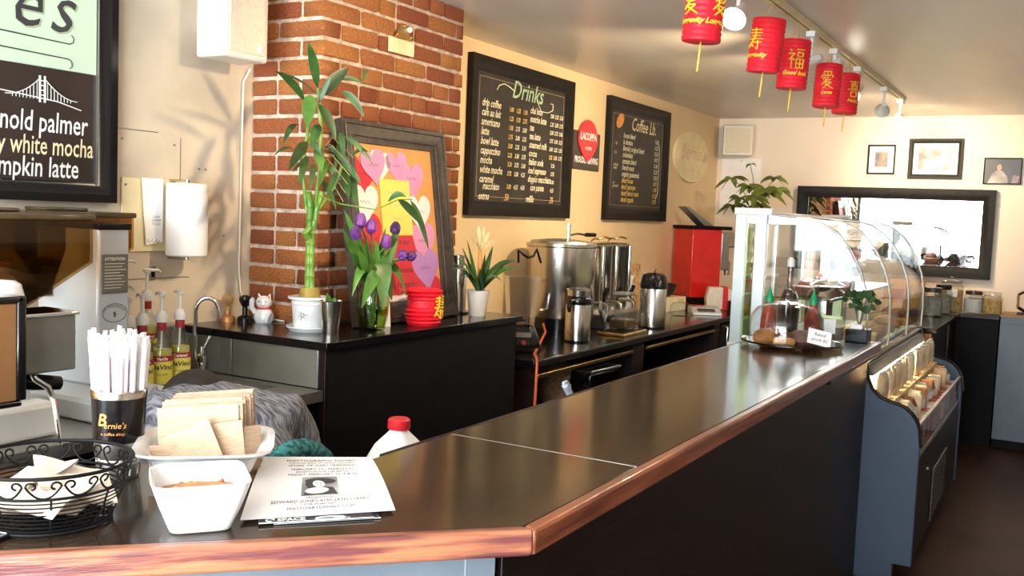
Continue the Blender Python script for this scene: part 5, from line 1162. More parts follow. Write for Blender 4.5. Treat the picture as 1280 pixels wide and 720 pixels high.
# ================================================================ NEAR END OF THE BAR
# wire basket
bk = thing('wire_basket', 'round black wire basket with scrollwork rim holding napkins', 'basket', (.888, 1.285, TZ))
def ringpts(rr, z, n=48): return [(rr*cos(2*pi*i/n), rr*sin(2*pi*i/n), z) for i in range(n)]
def bw(z): return .082 + .033*(z/.092)**.8
for z, rr in ((.092, .0028), (.060, .0022), (.004, .0030)): MB().tube(ringpts(bw(z), z), rr, 8, closed=True).build('ring', 'black_paint', bk)
for k in range(8): MB().tube(ringpts(bw(.010+.0062*k), .010+.0062*k), .0011, 5, closed=True).build('wire', 'black_paint', bk)
for k in range(8): MB().tube(ringpts(.010+.0095*k, .004, 28), .0011, 5, closed=True).build('base_wire', 'black_paint', bk)
for k in range(8): 
    a = 2*pi*k/8+.2; MB().tube([(.0, 0, .004), (.08*cos(a), .08*sin(a), .003), (bw(.03)*1.01*cos(a), bw(.03)*1.01*sin(a), .03), (bw(.06)*1.01*cos(a), bw(.06)*1.01*sin(a), .06)], .0018, 6).build('spoke', 'black_paint', bk)
NS = 14
for k in range(NS):
    a0 = 2*pi*k/NS; wv = 2*pi/NS*.46; pts = []
    for i in range(34):      # a C-scroll: two curls joined by a belly
        q = i/33; s_ = abs(q-.5)*2; sg_ = -1 if q < .5 else 1
        if s_ < .45: da = sg_*s_/.45*wv; dz = .062 + .018*(s_/.45)**2.2
        else:
            th = (s_-.45)/.55*1.5*pi; rr_ = .0078*(1-.55*(s_-.45)/.55); da = sg_*(wv - (.0078-rr_*cos(th))/.11*1.0); dz = .080 + rr_*sin(th)
        rr2 = bw(min(.092, dz)); pts.append((rr2*cos(a0+da), rr2*sin(a0+da), dz))
    MB().tube(pts, .0016, 6).build('scroll', 'black_paint', bk)
nl = ['left napkin folded in the wire basket', 'right napkin with a corner standing up in the wire basket', 'lower napkin lying flat in the wire basket', 'back napkin leaning in the wire basket']
specs = [((-.022, -.030, .022), R(15), .105, (.50, .15), 0), ((.026, -.022, .018), R(-30), .105, (-.55, .30), 1), ((0, .0, .009), R(40), .112, (.10, .05), 2), ((-.01, .040, .020), R(-80), .10, (.40, .3), 3)]
for (p, rz, s_, (tx, ty), i) in specs:
    t = thing('napkin', nl[i], 'napkin', (.888+p[0], 1.285+p[1], TZ+p[2]), rz, 'napkins in the wire basket')
    b = MB(); b.sheet(lambda u_, v_: ((u_-.5)*s_, (v_-.5)*s_, .018+.5*abs(tx)*u_*s_*(1 if tx > 0 else 0)+.5*abs(tx)*(1-u_)*s_*(1 if tx < 0 else 0) + ty*v_*s_*.6 + .004*sin(5*u_+i)+.003*sin(7*v_)), 8, 8, .003); b.build('sheet', 'napkin', t)
    b = MB(); b.sheet(lambda u_, v_: ((u_-.5)*s_*.94, (v_-.5)*s_*.9, .013+.5*abs(tx)*u_*s_*(1 if tx > 0 else 0)+.5*abs(tx)*(1-u_)*s_*(1 if tx < 0 else 0) + ty*v_*s_*.6 + .004*sin(5*u_+i)), 8, 8, .003); b.build('fold', 'napkin', t)
# tumbler of straws
tm = thing('straw_tumbler', 'black banded steel tumbler crammed with wrapped straws', 'tumbler', (1.098, 1.400, TZ))
b = MB(); b.lathe([(0, 0), (.032, 0), (.034, .004), (.0365, .028), (.0350, .030), (.0372, .033), (.0358, .036), (.0382, .039), (.0405, .066), (0, .066)], 44, caps=False); b.build('base', 'satin_steel', tm)
b = MB(); b.lathe([(.0395, .064), (.0415, .066), (.0450, .142), (.043, .143), (.040, .142), (.0375, .066)], 44, caps=False); b.build('band', 'black_gloss', tm)
b = MB(); b.lathe([(.043, .140), (.0455, .141), (.0460, .151), (.0445, .154), (.0425, .150), (.041, .14)], 44, caps=False); b.build('rim', 'steel', tm)
va = math.atan2(-1.4, -1.098)
b = MB(); fn_ = lambda p, q: ((.0425+.03*q+.0016)*cos(va-.42+p/.044), (.0425+.03*q+.0016)*sin(va-.42+p/.044), .085+q)
put_text(b, 'B', -.019, .012, .030, shear=.2, fn=fn_, thick=.0004); put_text(b, "ernie's", -.007, .008, .014, shear=.2, fn=fn_); put_text(b, 'a coffee shop', -.012, -.004, .0075, shear=.1, fn=fn_); b.build('lettering', 'bract_orange', tm)
rnd = random.Random(9); sw = None
seats = []
for rr_, n_ in ((.0, 1), (.010, 6), (.020, 11), (.029, 14), (.036, 12)):
    for i in range(n_): seats.append((rr_, 2*pi*i/n_+rr_*40))
for i, (rr_, a) in enumerate(seats):
    x, y = rr_*cos(a), rr_*sin(a); h = rnd.uniform(.234, .248)
    t = thing('wrapped_straw', 'paper wrapped straw standing in the straw tumbler', 'straw', (1.098+x*.85, 1.400+y*.85, TZ+.008), 0, 'wrapped straws in the tumbler')
    b = MB(); lx, ly = x*.42, y*.42
    w_ = Vector((-sin(a+1.2*i), cos(a+1.2*i), 0))*.0046
    b.tube([(0, 0, 0), (lx*.9, ly*.9, h-.03), (lx, ly, h-.012)], .0046, 7); b.tube([(lx, ly, h-.013), (lx+rnd.uniform(-.003, .003), ly+rnd.uniform(-.003, .003), h)], [.0045, .0052], 7, flat=.35); b.build('wrapper', 'straw_wrap', t)
    if rr_ > .009:
        b = MB(); o_ = Vector((cos(va+rnd.uniform(-.8, .8)), sin(va+rnd.uniform(-.8, .8)), 0))*.0047; b.tube([o_+Vector((0, 0, .05)), o_+Vector((lx*.9, ly*.9, h-.04))], .0011, 4); b.build('stripe', 'pink_stripe', t)

# porcelain tray with cardboard sleeves
RT = R(-47)
ty = thing('porcelain_tray', 'square white porcelain tray with flared rim holding cardboard sleeves', 'tray', (1.1625, 1.258, TZ), RT)
sq4 = 5
b = MB(); ph = R(45/2)
b.lathe([(0, 0), (.060, 0), (.064, .004), (.082, .040), (.090, .058), (.104, .066), (.112, .070), (.113, .074), (.104, .073), (.089, .064), (.079, .044), (.060, .008), (0, .007)], 48, caps=False, sq=sq4); b.build('dish', 'porcelain', ty, smooth=60)
def sleeve(i, lx, ly, lz, w_, h_, ax, ay, az, label, grp):
    t = thing('cardboard_sleeve', label, 'sleeve', (0, 0, 0), 0, grp)
    p = Matrix.Translation((1.1625, 1.258, TZ)) @ Matrix.Rotation(RT, 4, 'Z') @ Vector((lx, ly, lz)); t.location = p; t.rotation_euler = Euler((ax, ay, RT+az))
    b = MB(); b.box(-w_/2, -.0012, 0, w_/2, .0012, h_); b.build('outer', 'kraft', t); b = MB(); b.box(-w_/2+.001, .0014, .001, w_/2-.001, .0030, h_-.001); b.build('inner', 'kraft_edge', t)
rnd = random.Random(21)
for i in range(15):
    sleeve(i, -.006+.0016*i+rnd.uniform(-.004, .004), -.012+.0058*i, .012+.0006*i, .132, .118+rnd.uniform(-.004, .004)+.0005*i, R(-10+.9*i+rnd.uniform(-.5, .5)), R(-3+rnd.uniform(-1, 1)), R(rnd.uniform(-.8, .8)), 'corrugated cardboard sleeve in the upright stack on the porcelain tray', 'stacked cardboard sleeves')
sleeve(20, -.058, -.034, .012, .060, .060, R(-10), R(0), R(0), 'small cardboard sleeve leaning at the left front of the tray', None)
sleeve(21, .002, -.052, .014, .088, .098, R(-20), R(-26), R(-3), 'cardboard sleeve tilted to the left in front of the stack', None)
sleeve(22, .040, -.036, .012, .060, .098, R(-15), R(-8), R(-4), 'narrow cardboard sleeve leaning behind the tilted front one', None)
sleeve(23, .076, -.004, .012, .036, .085, R(-6), R(4), R(40), 'dark edged cardboard sleeve at the right side of the stack', None)
# square bowl
sb = thing('square_bowl', 'small square white porcelain bowl with flared rim, in front of the tray', 'bowl', (1.003, 1.098, TZ), R(-38))
b = MB(); b.lathe([(0, 0), (.040, 0), (.044, .003), (.060, .045), (.070, .076), (.068, .077), (.057, .046), (.040, .008), (0, .007)], 48, caps=False, sq=7); b.build('dish', 'porcelain', sb, smooth=60)
b = MB(); rnd = random.Random(2)
b.lathe([(0, .02), (.050, .02), (.056, .048), (.03, .056), (0, .058)], 24, caps=False, sq=5); b.build('seasoning', 'pastry', sb)
for i in range(26):
    b = MB(); x, y = rnd.uniform(-.04, .04), rnd.uniform(-.02, .045); z_ = .052
    b.ball((x, y, z_), rnd.uniform(.003, .007), rnd.uniform(.003, .006), .004, 8, 5); b.build('crumb', ('pastry', 'jar_grey', 'bract')[i % 3], sb)

# flyers
def bil(p00, p10, p11, p01, bend=0):
    P_ = [Vector(q) for q in (p00, p10, p11, p01)]
    def fn(u_, v_): return P_[0]*(1-u_)*(1-v_) + P_[1]*u_*(1-v_) + P_[2]*u_*v_ + P_[3]*(1-u_)*v_ + Vector((0, 0, bend*sin(pi*v_)))
    return fn
def flyer(name, label, fn, m, zoff=0, cat='flyer'):
    t = thing(name, label, cat, (1.2, 1.05, TZ)); b = MB(); b.sheet(fn, 12, 12, .0006); b.build('sheet', m, t, world=True); return t
f3 = bil((1.065, 1.008, TZ+.001), (1.185, .900, TZ+.001), (1.33, 1.06, TZ+.001), (1.21, 1.17, TZ+.001))
f2 = bil((1.048, 1.022, TZ+.0035), (1.175, .905, TZ+.0035), (1.32, 1.06, TZ+.0035), (1.20, 1.18, TZ+.0035))
for i, (fx, lb) in enumerate(((f3, 'dark printed card, lowest under the white flyer'), (f2, 'dark printed card directly under the white flyer'))):
    t = flyer('printed_card', lb, fx, 'flyer_dark', cat='card')
    g_ = MB(); up_ = lambda u_, v_, fx=fx: fx(u_, v_)+Vector((0, 0, .0006))
    g_.tube([up_(q, .004) for q in [k/20 for k in range(21)]], .0008, 4); g_.build('white_edge', 'white_paper', t, world=True)
    g_ = MB(); put_text(g_, 'SPACE', .16, .035, .085, fn=lambda p, q: up_(p, q), thick=.004, xs=1.0); g_.build('lettering', 'white_ink', t, world=True)
    g_ = MB(); g_.tube([up_(.10+.035*cos(a), .065+.035*sin(a)) for a in [k*.55 for k in range(10)]], .0012, 5); g_.build('emblem', 'white_ink', t, world=True)
    g_ = MB(); g_.tube([up_(.62+.13*cos(a), .05+.03*sin(a)) for a in [k*2*pi/16 for k in range(16)]], .0010, 5, closed=True); put_text(g_, 'gallery', .64, .03, .06, fn=lambda p, q: up_(p, q)); g_.build('badge', 'white_ink', t, world=True)
f1 = bil((1.040, 1.052, TZ+.006), (1.222, .900, TZ+.005), (1.412, 1.098, TZ+.020), (1.287, 1.245, TZ+.022), .006)
t = flyer('exhibit_flyer', 'white photography exhibit flyer with a small black and white portrait', f1, 'white_paper')
uf = lambda p, q: f1(p, q) + Vector((0, 0, .0007))
for (s_, v_, sz, xs_) in (('PHOTOGRAPHY EXHIBIT', .875, .062, 1.0), ('THROUGH BACK: STUNNING VISIONARY', .825, .034, 1.0), ('WORK OF GARY FRIEDMAN', .765, .052, .98), ('FEBRUARY 13 - MARCH 21', .685, .052, .96), ('RECEPTION FOR THE ARTIST', .635, .040, .92), ('FRIDAY, FEBRUARY 15, 4 & 10', .580, .050, .95),
                         ('PRESENTED BY', .215, .034, 1), ('EDWARD JONES 4190 24TH STREET', .165, .052, .92), ('FOR MORE INFO', .125, .034, 1), ('PHOTOARTEXHIBIT.COM', .075, .048, .92)):
    b = MB(); put_text(b, s_, .53-(.02 if v_ < .3 else 0), v_, sz, align='CENTER', fn=uf, xs=xs_*.9); b.build('lettering', 'ink', t, world=True)
b = MB(); b.sheet(lambda u_, v_: f1(.37+.27*u_, .255+.29*v_)+Vector((0, 0, .0009)), 4, 4, .0004); ph_ = b.build('portrait', 'photo_grey', t, world=True)
pf = lambda p, q: f1(.37+.27*p, .255+.29*q)+Vector((0, 0, .0013))
def blob(cx, cy, rx, ry, rot=0, n=20): return [(cx+rx*cos(2*pi*i/n)*cos(rot)-ry*sin(2*pi*i/n)*sin(rot), cy+rx*cos(2*pi*i/n)*sin(rot)+ry*sin(2*pi*i/n)*cos(rot)) for i in range(n)]
def flat(nm, pts, m, off): b = MB(); b.poly([pf(*p)+Vector((0, 0, off)) for p in pts]); b.build(nm, m, ph_, world=True, recalc=False)
flat('hat', blob(.52, .74, .44, .17, -.05), 'ink', 0); flat('hair', blob(.28, .55, .18, .25, .2), 'ink', .0001); flat('dress', [(.05, .02), (.97, .02), (.86, .38), (.6, .42), (.15, .25)], 'ink', 0); flat('face', blob(.47, .57, .16, .20, .5), 'heart_white', .0002)
flat('shoulder', blob(.42, .22, .32, .16, .1), 'heart_white', .0003); flat('eye', blob(.42, .60, .03, .02), 'ink', .0004); flat('eye', blob(.53, .58, .03, .02), 'ink', .0004); flat('mouth', blob(.52, .46, .035, .015), 'ink', .0004)
t = thing('tablet_card', 'corner of a blue card in a dark sleeve at the left edge', 'card', (.752, 1.288, TZ), R(-75))
b = MB(); b.box(-.075, -.03, 0, .047, .05, .006); b.build('sleeve', 'black_gloss', t, bevel=.002); b = MB(); b.box(-.07, -.025, .006, .041, .044, .0066); b.build('print', 'label_blue', t)
b = MB(); b.tube([(-.07, -.025, .0068), (.041, -.025, .0068), (.041, .044, .0068), (-.07, .044, .0068)], .0008, 4, closed=True); b.build('white_line', 'white_ink', t)

# ================================================================ BEHIND THE BAR
t = thing('milk_jug', 'white plastic milk jug with red cap standing behind the bar', 'jug', (1.905, 1.40, .780))
b = MB(); b.lathe([(0, 0), (.068, 0), (.074, .01), (.074, .13), (.070, .16), (.052, .195), (.024, .225), (.019, .232), (.019, .24), (0, .24)], 40, caps=False, sq=3.2, ph=R(15)); b.build('body', 'milk', t, smooth=60)
b = MB(); b.tube([(.055, .02, .185), (.072, .028, .17), (.078, .032, .13), (.070, .028, .09)], .011, 10); b.build('handle', 'milk', t)
b = MB(); b.lathe([(0, .234), (.027, .234), (.028, .238), (.027, .256), (.023, .260), (0, .260)], 28, caps=False); b.build('cap', 'red_cap', t, smooth=30)
t = thing('work_table', 'low dark shelf behind the bar carrying the milk jug', 'shelf', (2.6, 1.3, 0))
MB().box(1.77, 1.17, .755, 4.2, 1.50, .785).build('top', 'grey_steel', t, world=True, bevel=.002); 
for (x, y) in ((1.80, 1.2), (4.17, 1.2), (1.80, 1.47), (4.17, 1.47)): MB().box(x-.015, y-.015, 0, x+.015, y+.015, .755).build('leg', 'black_paint', t, world=True)
t = thing('scoop', 'pale plastic scoop handle poking up behind the bar', 'scoop', (2.76, 1.36, .785))
b = MB(); b.tube([(2.78, 1.36, 0.956), (2.754, 1.36, 0.985), (2.718, 1.36, 1.016)], [.010, .012, .010], 10); b.tube([(2.706, 1.36, 1.025), (2.728, 1.36, 1.027), (2.752, 1.36, 1.011), (2.759, 1.36, 0.989)], [.005, .005, .005, .004], 8); b.build('handle', 'blue_white', t, world=True)
b = MB(); b.tube([(2.779, 1.36, 0.961), (2.794, 1.36, 0.927), (2.76, 1.36, .83)], [.008, .012, .03], 12); b.lathe([(0, .785), (.05, .785), (.055, .84), (0, .84)], 20, (2.76, 1.36, 0), caps=False); b.build('cup', 'blue_white', t, world=True)

# syrup bottles
t = thing('bottle_riser', 'low dark riser under the rear syrup bottles', 'riser', (2.06, 2.61, .96)); b = MB(); b.box(-.19, -.055, 0, .14, .055, .055); b.build('step', 'black_paint', t, bevel=.003); MB().box(-.19, -.056, .045, .14, -.0545, .055).build('lip', 'grey_steel', t)
def syrup(label, loc, fill, flav, h=1.0, band='label_red', nozzle=R(0)):
    t = thing('syrup_bottle', label, 'bottle', loc, 0, 'syrup bottles with pumps')
    R_ = .0345
    b = MB(); b.lathe([(0, 0), (R_*.95, 0), (R_, .006), (R_, .125), (R_*.85, .145), (.016, .170), (.0135, .178), (.0135, .205), (.0105, .205), (.0105, .178), (.013, .169), (R_*.8, .142), (R_*.93, .122), (R_*.93, .008), (0, .006)], 32, caps=False); b.build('glass', 'glass', t, smooth=50)
    b = MB(); b.lathe([(0, .007), (R_*.91, .007), (R_*.91, .100+.015*h), (0, .100+.015*h)], 28, caps=False); b.build('syrup', fill, t)
    ang = math.atan2(-loc[1], -loc[0])+.1
    def wrap(z0, z1, w_, nm, m_, off):
        b = MB(); f_ = cyl_wrap(R_, 0, ang, off); n_ = 14
        vs_ = [[b.v(f_(-w_+2*w_*i/n_, z)) for i in range(n_+1)] for z in (z0, z1)]
        for i in range(n_): b.face([vs_[0][i], vs_[0][i+1], vs_[1][i+1], vs_[1][i]])
        return b.build(nm, m_, t, recalc=False)
    wrap(.008, .088, .045, 'label', 'label_yellow', .0006); wrap(.080, .098, .045, 'label_band', band, .0009)
    b = MB(); f_ = cyl_wrap(R_, 0, ang, .0014); put_text(b, 'DaVinci', 0, .055, .022, shear=.15, align='CENTER', fn=f_, thick=.0005); b.tube([f_(-.02, .049), f_(.02, .051)], .0005, 4); put_text(b, 'GOURMET', 0, .036, .008, align='CENTER', fn=f_); b.build('lettering', 'ink', t)
    b = MB(); put_text(b, flav, 0, .0845, .013, align='CENTER', fn=f_, thick=.0003); b.build('flavour_lettering', 'white_ink', t)
    b = MB(); b.lathe([(.0142, .176), (.0148, .178), (.0148, .198), (.0142, .2)], 20); b.build('neck_label', band, t)
    b = MB(); b.lathe([(0, .202), (.020, .202), (.0205, .222), (.014, .232), (.009, .238), (0, .238)], 22, caps=False); b.build('pump_collar', 'white_plastic', t)
    b = MB(); b.lathe([(0, .236), (.0058, .236), (.0058, .236+.045*h), (.010, .238+.045*h), (.012, .250+.045*h), (0, .252+.045*h)], 14, caps=False)
    z_ = .246+.045*h; d_ = Vector((cos(nozzle), sin(nozzle), 0)); b.tube([Vector((0, 0, z_))-d_*.012, Vector((0, 0, z_+.002)), Vector((0, 0, z_+.001))+d_*.036, Vector((0, 0, z_-.006))+d_*.044], [.006, .006, .0045, .003], 8); b.build('pump', 'white_plastic', t)
    b = MB(); b.tube([(0, 0, .02), (0, 0, .2)], .003, 6); b.build('dip_tube', 'white_plastic', t)
syrup('yellow labelled syrup bottle nearest the faucet', (2.195, 2.505, .96), 'syrup_yellow', 'Caramel', 1, nozzle=R(75))
syrup('yellow labelled vanilla syrup bottle, second from the faucet in front', (2.105, 2.485, .96), 'syrup_yellow', 'Vanilla', 1, nozzle=R(75))
syrup('front syrup bottle half hidden behind the straws', (2.015, 2.465, .96), 'syrup_yellow', 'Hazelnut', 1, nozzle=R(75))
syrup('brown syrup bottle with dark blue band beside the steel grinder', (1.952, 2.450, .96), 'syrup_brown', 'Almond', .9, 'label_blue', nozzle=R(60))
syrup('rear syrup bottle nearest the paper towel roll', (2.150, 2.61, 1.0155), 'syrup_yellow', 'Coconut', 1.2, nozzle=R(-20))
syrup('rear syrup bottle in the middle of the riser', (2.055, 2.61, 1.0155), 'syrup_yellow', 'Irish', 1.9, nozzle=R(-20))
syrup('rear syrup bottle at the left end of the riser', (1.955, 2.61, 1.0155), 'syrup_brown', 'Mocha', 1.9, nozzle=R(-20))

# grinders
g = thing('coffee_grinder', 'silver coffee grinder with smoked hopper, oval emblem and dark instruction plate', 'grinder', (1.80, 2.46, .96))
b = MB(); b.prism([(1.755, 2.33), (1.858, 2.33), (1.858, 2.60), (1.755, 2.60)], 1.02, 1.470, 'z'); b.build('body', 'silver_paint', g, world=True, bevel=.008)
b = MB(); b.box(1.62, 2.12, .961, 1.90, 2.62, 1.02); b.build('base', 'silver_paint', g, world=True, bevel=.010)
b = MB(); b.box(1.752, 2.325, 1.458, 1.862, 2.60, 1.476); b.build('cap', 'black_gloss', g, world=True, bevel=.003)
def hopper(g_, x0, x1, y0, y1, z0, z1, k, nm=('hopper', 'beans', 'hopper_lid'), fill=.45):
    cx, cy = (x0+x1)/2, (y0+y1)/2
    def sec(z, s_, mb): return [mb.v((cx+dx*(x1-x0)/2*s_, cy+dy*(y1-y0)/2*s_, z)) for dx, dy in ((-1, -1), (1, -1), (1, 1), (-1, 1))]
    b = MB(); zs = [(z0, k), (z0+.03, k), (z0+(z1-z0)*.6, 1), (z1, 1)]; o_ = [sec(z, s_, b) for z, s_ in zs]; i_ = [sec(z+.003, s_-.03, b) for z, s_ in zs[:-1]] + [sec(z1, .97, b)]
    for a, c_ in zip(o_, o_[1:]): b.bridge(a, c_)
    for a, c_ in zip(i_, i_[1:]): b.bridge(c_, a)
    b.bridge(o_[-1], i_[-1]); b.face(o_[0][::-1]); b.face(i_[0]); b.build(nm[0], 'glass_smoke', g_, world=True, bevel=.004)
    b = MB(); q = [sec(z0+.006, k-.06, b), sec(z0+.03, k-.06, b), sec(z0+(z1-z0)*fill, k+(1-k)*(fill/.6)*.92-.06, b)]; b.bridge(q[0], q[1]); b.bridge(q[1], q[2]); b.face(q[0][::-1]); b.face(q[2]); b.build(nm[1], 'beans', g_, world=True)
    b = MB(); b.box(x0-.006, y0-.006, z1, x1+.006, y1+.006, z1+.016); b.box(cx-.07, cy-.05, z1+.016, cx+.07, cy+.05, z1+.026); b.build(nm[2], 'smoke', g_, world=True, bevel=.006)
hopper(g, 1.60, 1.985, 2.47, 2.66, 1.26, 1.488, .42, fill=.40)
b = MB(at(1.808, 2.3285, 1.335, WALL)); b.box(-.042, -.055, 0, .042, .055, .003); ip = b.build('instruction_plate', 'grey_steel', g, world=True, bevel=.002)
b = MB(at(1.808, 2.3285, 1.335, WALL)); put_text(b, 'ATTENTION', -.036, .038, .012, n=.0034, thick=.0002); 
for i in range(9): b.box(-.036, .028-.0085*i, .003, (.03, .022, .034, .015, .028, .02, .032, .024, .018)[i], .0295-.0085*i, .0034)
b.build('plate_lettering', 'white_ink', ip, world=True)
b = MB(at(1.808, 2.3285, 1.225, WALL)); b.tube([(.040*cos(a*pi/16), .026*sin(a*pi/16), .001) for a in range(32)], .0008, 4, closed=True)
for i, ch in enumerate('LA MARZOCCO'):
    a = R(158-13.6*i); put_text(b, ch, .033*cos(a)-.003, .018*sin(a)-.002, .010, n=.001, align='CENTER', rot=(a-pi/2)*.6)
b.tube([(0, .004, .001), (0, -.012, .001)], .0018, 5); b.tube([(-.005, 0, .001), (.005, -.004, .001)], .0012, 5); b.build('emblem', 'ink', g, world=True)
g2 = thing('coffee_grinder', 'nearer coffee grinder at the left edge with a large smoked hopper of beans', 'grinder', (1.43, 2.28, .96))
hopper(g2, 1.17, 1.62, 2.17, 2.40, 1.22, 1.488, .30, fill=.34)
b = MB(); b.box(1.33, 2.20, 1.04, 1.47, 2.38, 1.222); b.build('body', 'silver_paint', g2, world=True, bevel=.01)
b = MB(); b.box(1.23, 2.13, .961, 1.50, 2.46, 1.045); b.build('base', 'white_metal', g2, world=True, bevel=.012)
b = MB(); b.cyl((1.42, 2.21, 1.20), (1.42, 2.21, 1.235), .035, n=20); b.build('collar', 'chrome', g2, world=True)
# espresso machine
ct2 = thing('machine_counter', 'dark low counter carrying the espresso machine at the left edge', 'counter', (.5, 1.92, 0))
MB().box(-.6, 1.80, .90, 1.40, 2.045, .945).build('top', 'black_gloss', ct2, world=True, bevel=.003); MB().box(-.6, 1.84, 0, 1.36, 2.045, .90).build('body', 'black_paint', ct2, world=True)
em = thing('espresso_machine', 'espresso machine with copper side panel in a black frame, at the left edge', 'espresso machine', (.95, 1.93, .945))
MB().box(.50, 1.862, 1.124, 1.212, 1.885, 1.326).build('side_panel', 'copper', em, world=True, bevel=.002)
b = MB(); b.box(.48, 1.858, 1.112, 1.222, 2.00, 1.124); b.box(.48, 1.858, 1.326, 1.226, 2.00, 1.340); b.box(1.212, 1.858, 1.124, 1.232, 1.95, 1.340); b.build('frame', 'black_gloss', em, world=True, bevel=.004)
b = MB(); b.box(.50, 1.885, 1.124, 1.18, 2.04, 1.326); b.build('body', 'steel', em, world=True)
b = MB(); b.tube([(1.16, 1.90, 1.115), (1.15, 1.90, 1.06), (1.14, 1.90, .945)], [.016, .018, .022], 12); b.build('leg', 'black_gloss', em, world=True)
b = MB(); b.tube([(.60, 1.90, 1.115), (.60, 1.90, .945)], [.016, .022], 12); b.build('leg', 'black_gloss', em, world=True)
b = MB(); b.box(1.234, 1.93, 1.160, 1.398, 2.045, 1.286); b.build('drip_box', 'grey_steel', em, world=True, bevel=.004)
b = MB(); b.box(1.234, 1.925, 1.284, 1.404, 2.05, 1.292); b.build('drip_box_rim', 'chrome', em, world=True, bevel=.002)
b = MB(); b.tube([(1.36, 2.05, 1.225), (1.44, 2.06, 1.225)], .020, 14); b.tube([(1.43, 2.06, 1.225), (1.475, 2.06, 1.222)], [.024, .022], 14); b.build('portafilter_handle', 'black_gloss', em, world=True)
b = MB(); b.tube([(1.25, 1.99, 1.145), (1.33, 1.99, 1.132), (1.395, 1.985, 1.122)], [.013, .019, .016], 14); b.build('portafilter_handle', 'black_gloss', em, world=True)
b = MB(); b.tube([(1.304, 1.95, 1.161), (1.305, 1.94, 1.148), (1.329, 1.93, 1.128), (1.336, 1.92, 1.1), (1.339, 1.91, 1.047), (1.34, 1.9, 1.002)], [.007, .007, .007, .0065, .006, .005], 10); b.build('steam_wand', 'chrome', em, world=True)
t = thing('white_cup', 'white cup upside down on top of the espresso machine', 'cup', (1.255, 1.985, 1.2925))
b = MB(); b.lathe([(.046, 0), (.048, .002), (.047, .035), (.040, .062), (.028, .070), (0, .072)], 32); b.build('body', 'porcelain', t); b = MB(); b.tube([(-.035, -.02, .05), (-.06, -.03, .045), (-.06, -.03, .02), (-.04, -.02, .015)], .005, 8); b.build('handle', 'porcelain', t)

# ================================================================ PERSON BENDING BEHIND THE BAR
def skinned(name, nodes, edges, m, parent, sub=2, off=None):
    """nodes: {key: (pos, radius)}; the first key is the root"""
    keys = list(nodes); me = bpy.data.meshes.new(name)
    me.from_pydata([Vector(nodes[k][0])-Vector(off) for k in keys], [(keys.index(a), keys.index(c_)) for a, c_ in edges], [])
    o = bpy.data.objects.new(name, me); COL.objects.link(o)
    md = o.modifiers.new('skin', 'SKIN'); md.use_smooth_shade = True
    if not me.skin_vertices: me.attributes.new
    lay = me.skin_vertices[0].data if me.skin_vertices else None
    if lay is None:
        bpy.context.view_layer.objects.active = o; lay = me.skin_vertices[0].data
    for i, k in enumerate(keys):
        rr_ = nodes[k][1]; lay[i].radius = rr_ if isinstance(rr_, tuple) else (rr_, rr_)
    lay[0].use_root = True
    sd = o.modifiers.new('sub', 'SUBSURF'); sd.levels = sub; sd.render_levels = sub
    me.materials.append(M[m]); o.parent = parent; return o
ps = thing('person', 'person in a grey heather sweater bent over behind the bar, seen from behind', 'person', (1.60, 1.62, 0))
Fv = Vector((.55, .835, 0)); Rv = Vector((.835, -.55, 0)); Cs = Vector((1.685, 1.735, 1.030))
def W(r_, f_, z_): return Cs + Rv*r_ + Fv*f_ + Vector((0, 0, z_-.985))
off = (1.60, 1.62, 0)
N_ = {'pelvis': (W(0, -.30, .74), (.135, .11)), 'waist': (W(0, -.20, .83), (.130, .105)), 'chest': (W(0, -.08, .93), (.150, .115)), 'upper': (W(.0, .03, 1.0), (.125, .10)), 'neck': (W(-.01, .11, 1.01), .055),
      'shR': (W(.12, .02, .97), .082), 'shR2': (W(.165, .05, .91), .078), 'elR': (W(.19, .07, .74), .052), 'wrR': (W(.14, .17, .62), .036),
      'shL': (W(-.14, .02, .985), .080), 'shL2': (W(-.19, .06, .92), .068), 'elL': (W(-.22, .05, .75), .050), 'wrL': (W(-.12, .10, .64), .036)}
E_ = [('pelvis', 'waist'), ('waist', 'chest'), ('chest', 'upper'), ('upper', 'neck'), ('upper', 'shR'), ('shR', 'shR2'), ('shR2', 'elR'), ('elR', 'wrR'), ('upper', 'shL'), ('shL', 'shL2'), ('shL2', 'elL'), ('elL', 'wrL')]
skinned('sweater', N_, E_, 'sweater', ps, 2, off)
N2 = {'hip': (W(0, -.31, .70), .13), 'hR': (W(.09, -.28, .66), .095), 'kR': (W(.11, .02, .46), .062), 'aR': (W(.10, -.20, .055), .040), 'hL': (W(-.09, -.28, .66), .095), 'kL': (W(-.11, .02, .46), .062), 'aL': (W(-.10, -.20, .055), .040)}
skinned('trousers', N2, [('hip', 'hR'), ('hR', 'kR'), ('kR', 'aR'), ('hip', 'hL'), ('hL', 'kL'), ('kL', 'aL')], 'trousers', ps, 2, off)
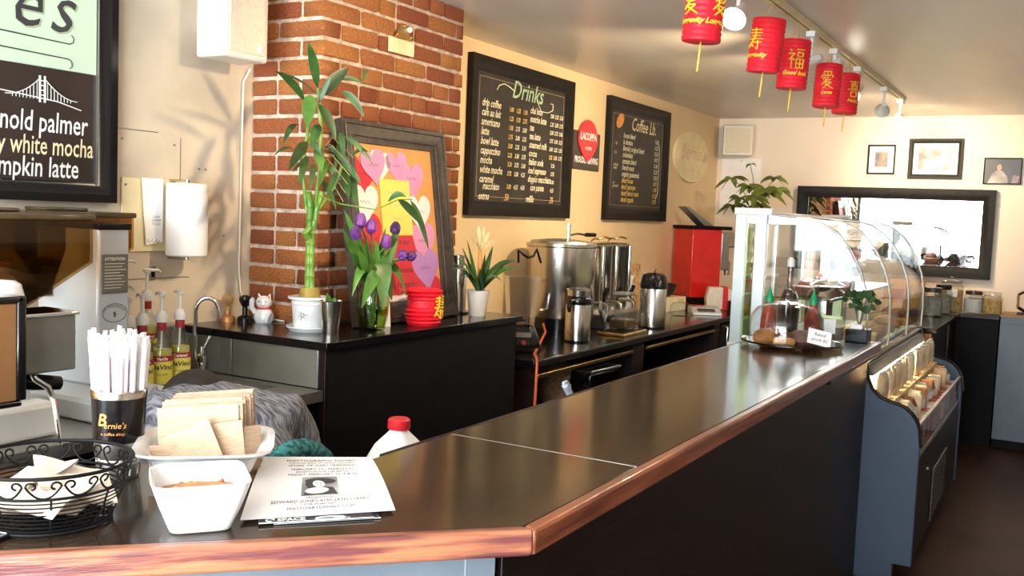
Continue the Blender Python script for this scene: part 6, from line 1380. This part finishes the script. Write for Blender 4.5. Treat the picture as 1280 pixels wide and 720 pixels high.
for s_ in (1, -1):
    N3 = {'a': (W(.10*s_, -.22, .010), .040), 'b': (W(.11*s_, -.12, -.005), .038), 'c': (W(.115*s_, -.02, -.013), .029)}
    skinned('shoe', N3, [('a', 'b'), ('b', 'c')], 'black_paint', ps, 2, off)
    wr = Vector(N_['wrR' if s_ > 0 else 'wrL'][0]); hd_ = (Fv*.45 - Rv*.3*s_ + Vector((0, 0, -.8))).normalized(); sd_ = hd_.cross(Vector((0, 0, 1))).normalized()
    N4 = {'p': (wr+hd_*.05, (.034, .017)), 'w': (wr-hd_*.01, .026), 'p2': (wr+hd_*.09, (.036, .014))}; E4 = [('w', 'p'), ('p', 'p2')]
    hnd = skinned('hand', N4, E4, 'skin', ps, 2, off)
    for k in range(4):
        b0 = wr+hd_*.09+sd_*(.027-.018*k); L_ = (.062, .072, .068, .054)[k]; dn = Vector((0, 0, -1))
        MB().tube([b0-hd_*.01, b0+hd_*L_*.45, b0+hd_*L_*.8+dn*.012, b0+hd_*L_*.9+dn*.030], [.0092, .0088, .008, .006], 10).build('finger', 'skin', hnd, world=True)
    b0 = wr+hd_*.035-sd_*.028*(1 if s_ > 0 else -1); MB().tube([b0, b0-sd_*.025*s_+hd_*.03, b0-sd_*.028*s_+hd_*.06], [.012, .010, .007], 10).build('thumb', 'skin', hnd, world=True)
HC = Vector((1.690, 1.865, 1.000))
fd = (Fv*.75 + Vector((0, 0, -.6))).normalized()
TH = Matrix.Translation(HC) @ fd.to_track_quat('Y', 'Z').to_matrix().to_4x4()
b = MB(TH); b.ball((0, 0, 0), .074, .092, .108, 24, 16); b.ball((0, .035, -.06), .052, .05, .055, 18, 10); hdm = b.build('head', 'skin', ps, world=True)
b = MB(TH); b.tube([(0, .088, .012), (0, .108, -.022), (0, .092, -.028)], [.008, .012, .009], 10); b.build('nose', 'skin', hdm, world=True)
b = MB(TH); b.tube([(-.022, .080, -.058), (0, .088, -.056), (.022, .080, -.058)], .005, 8); b.build('mouth', 'heart_red', hdm, world=True)
for s_ in (1, -1):
    b = MB(TH); b.ball((.028*s_, .080, .012), .011, .009, .008); b.build('eye', 'white_plastic', hdm, world=True)
    b = MB(TH); b.ball((.074*s_, -.005, -.01), .010, .018, .028); b.build('ear', 'skin', hdm, world=True)
b = MB(TH); b.ball((0, -.018, .018), .096, .094, .112, 28, 18); b.ball((0, -.075, .045), .045, .04, .04, 16, 10)
for k in range(26):
    a = R(-110+220*k/25); r_ = .084; p0 = Vector((r_*sin(a), -.02-.06*cos(a), .03)); b.tube([p0, p0+Vector((.006*sin(7*k), -.012, -.05)), p0+Vector((.012*sin(5*k), -.012, -.10))], [.012, .010, .003], 6)
b.build('hair', 'hair', ps, world=True)
b = MB(); b.tube([(1.575, 1.5, 0.984), (1.605, 1.5, 0.993), (1.652, 1.51, 0.993), (1.7, 1.52, 0.986), (1.754, 1.53, 0.966), (1.803, 1.54, 0.939), (1.816, 1.54, 0.913)], [.014, .019, .023, .023, .022, .018, .014], 14); b.build('lace_waistband', 'teal', ps, world=True)
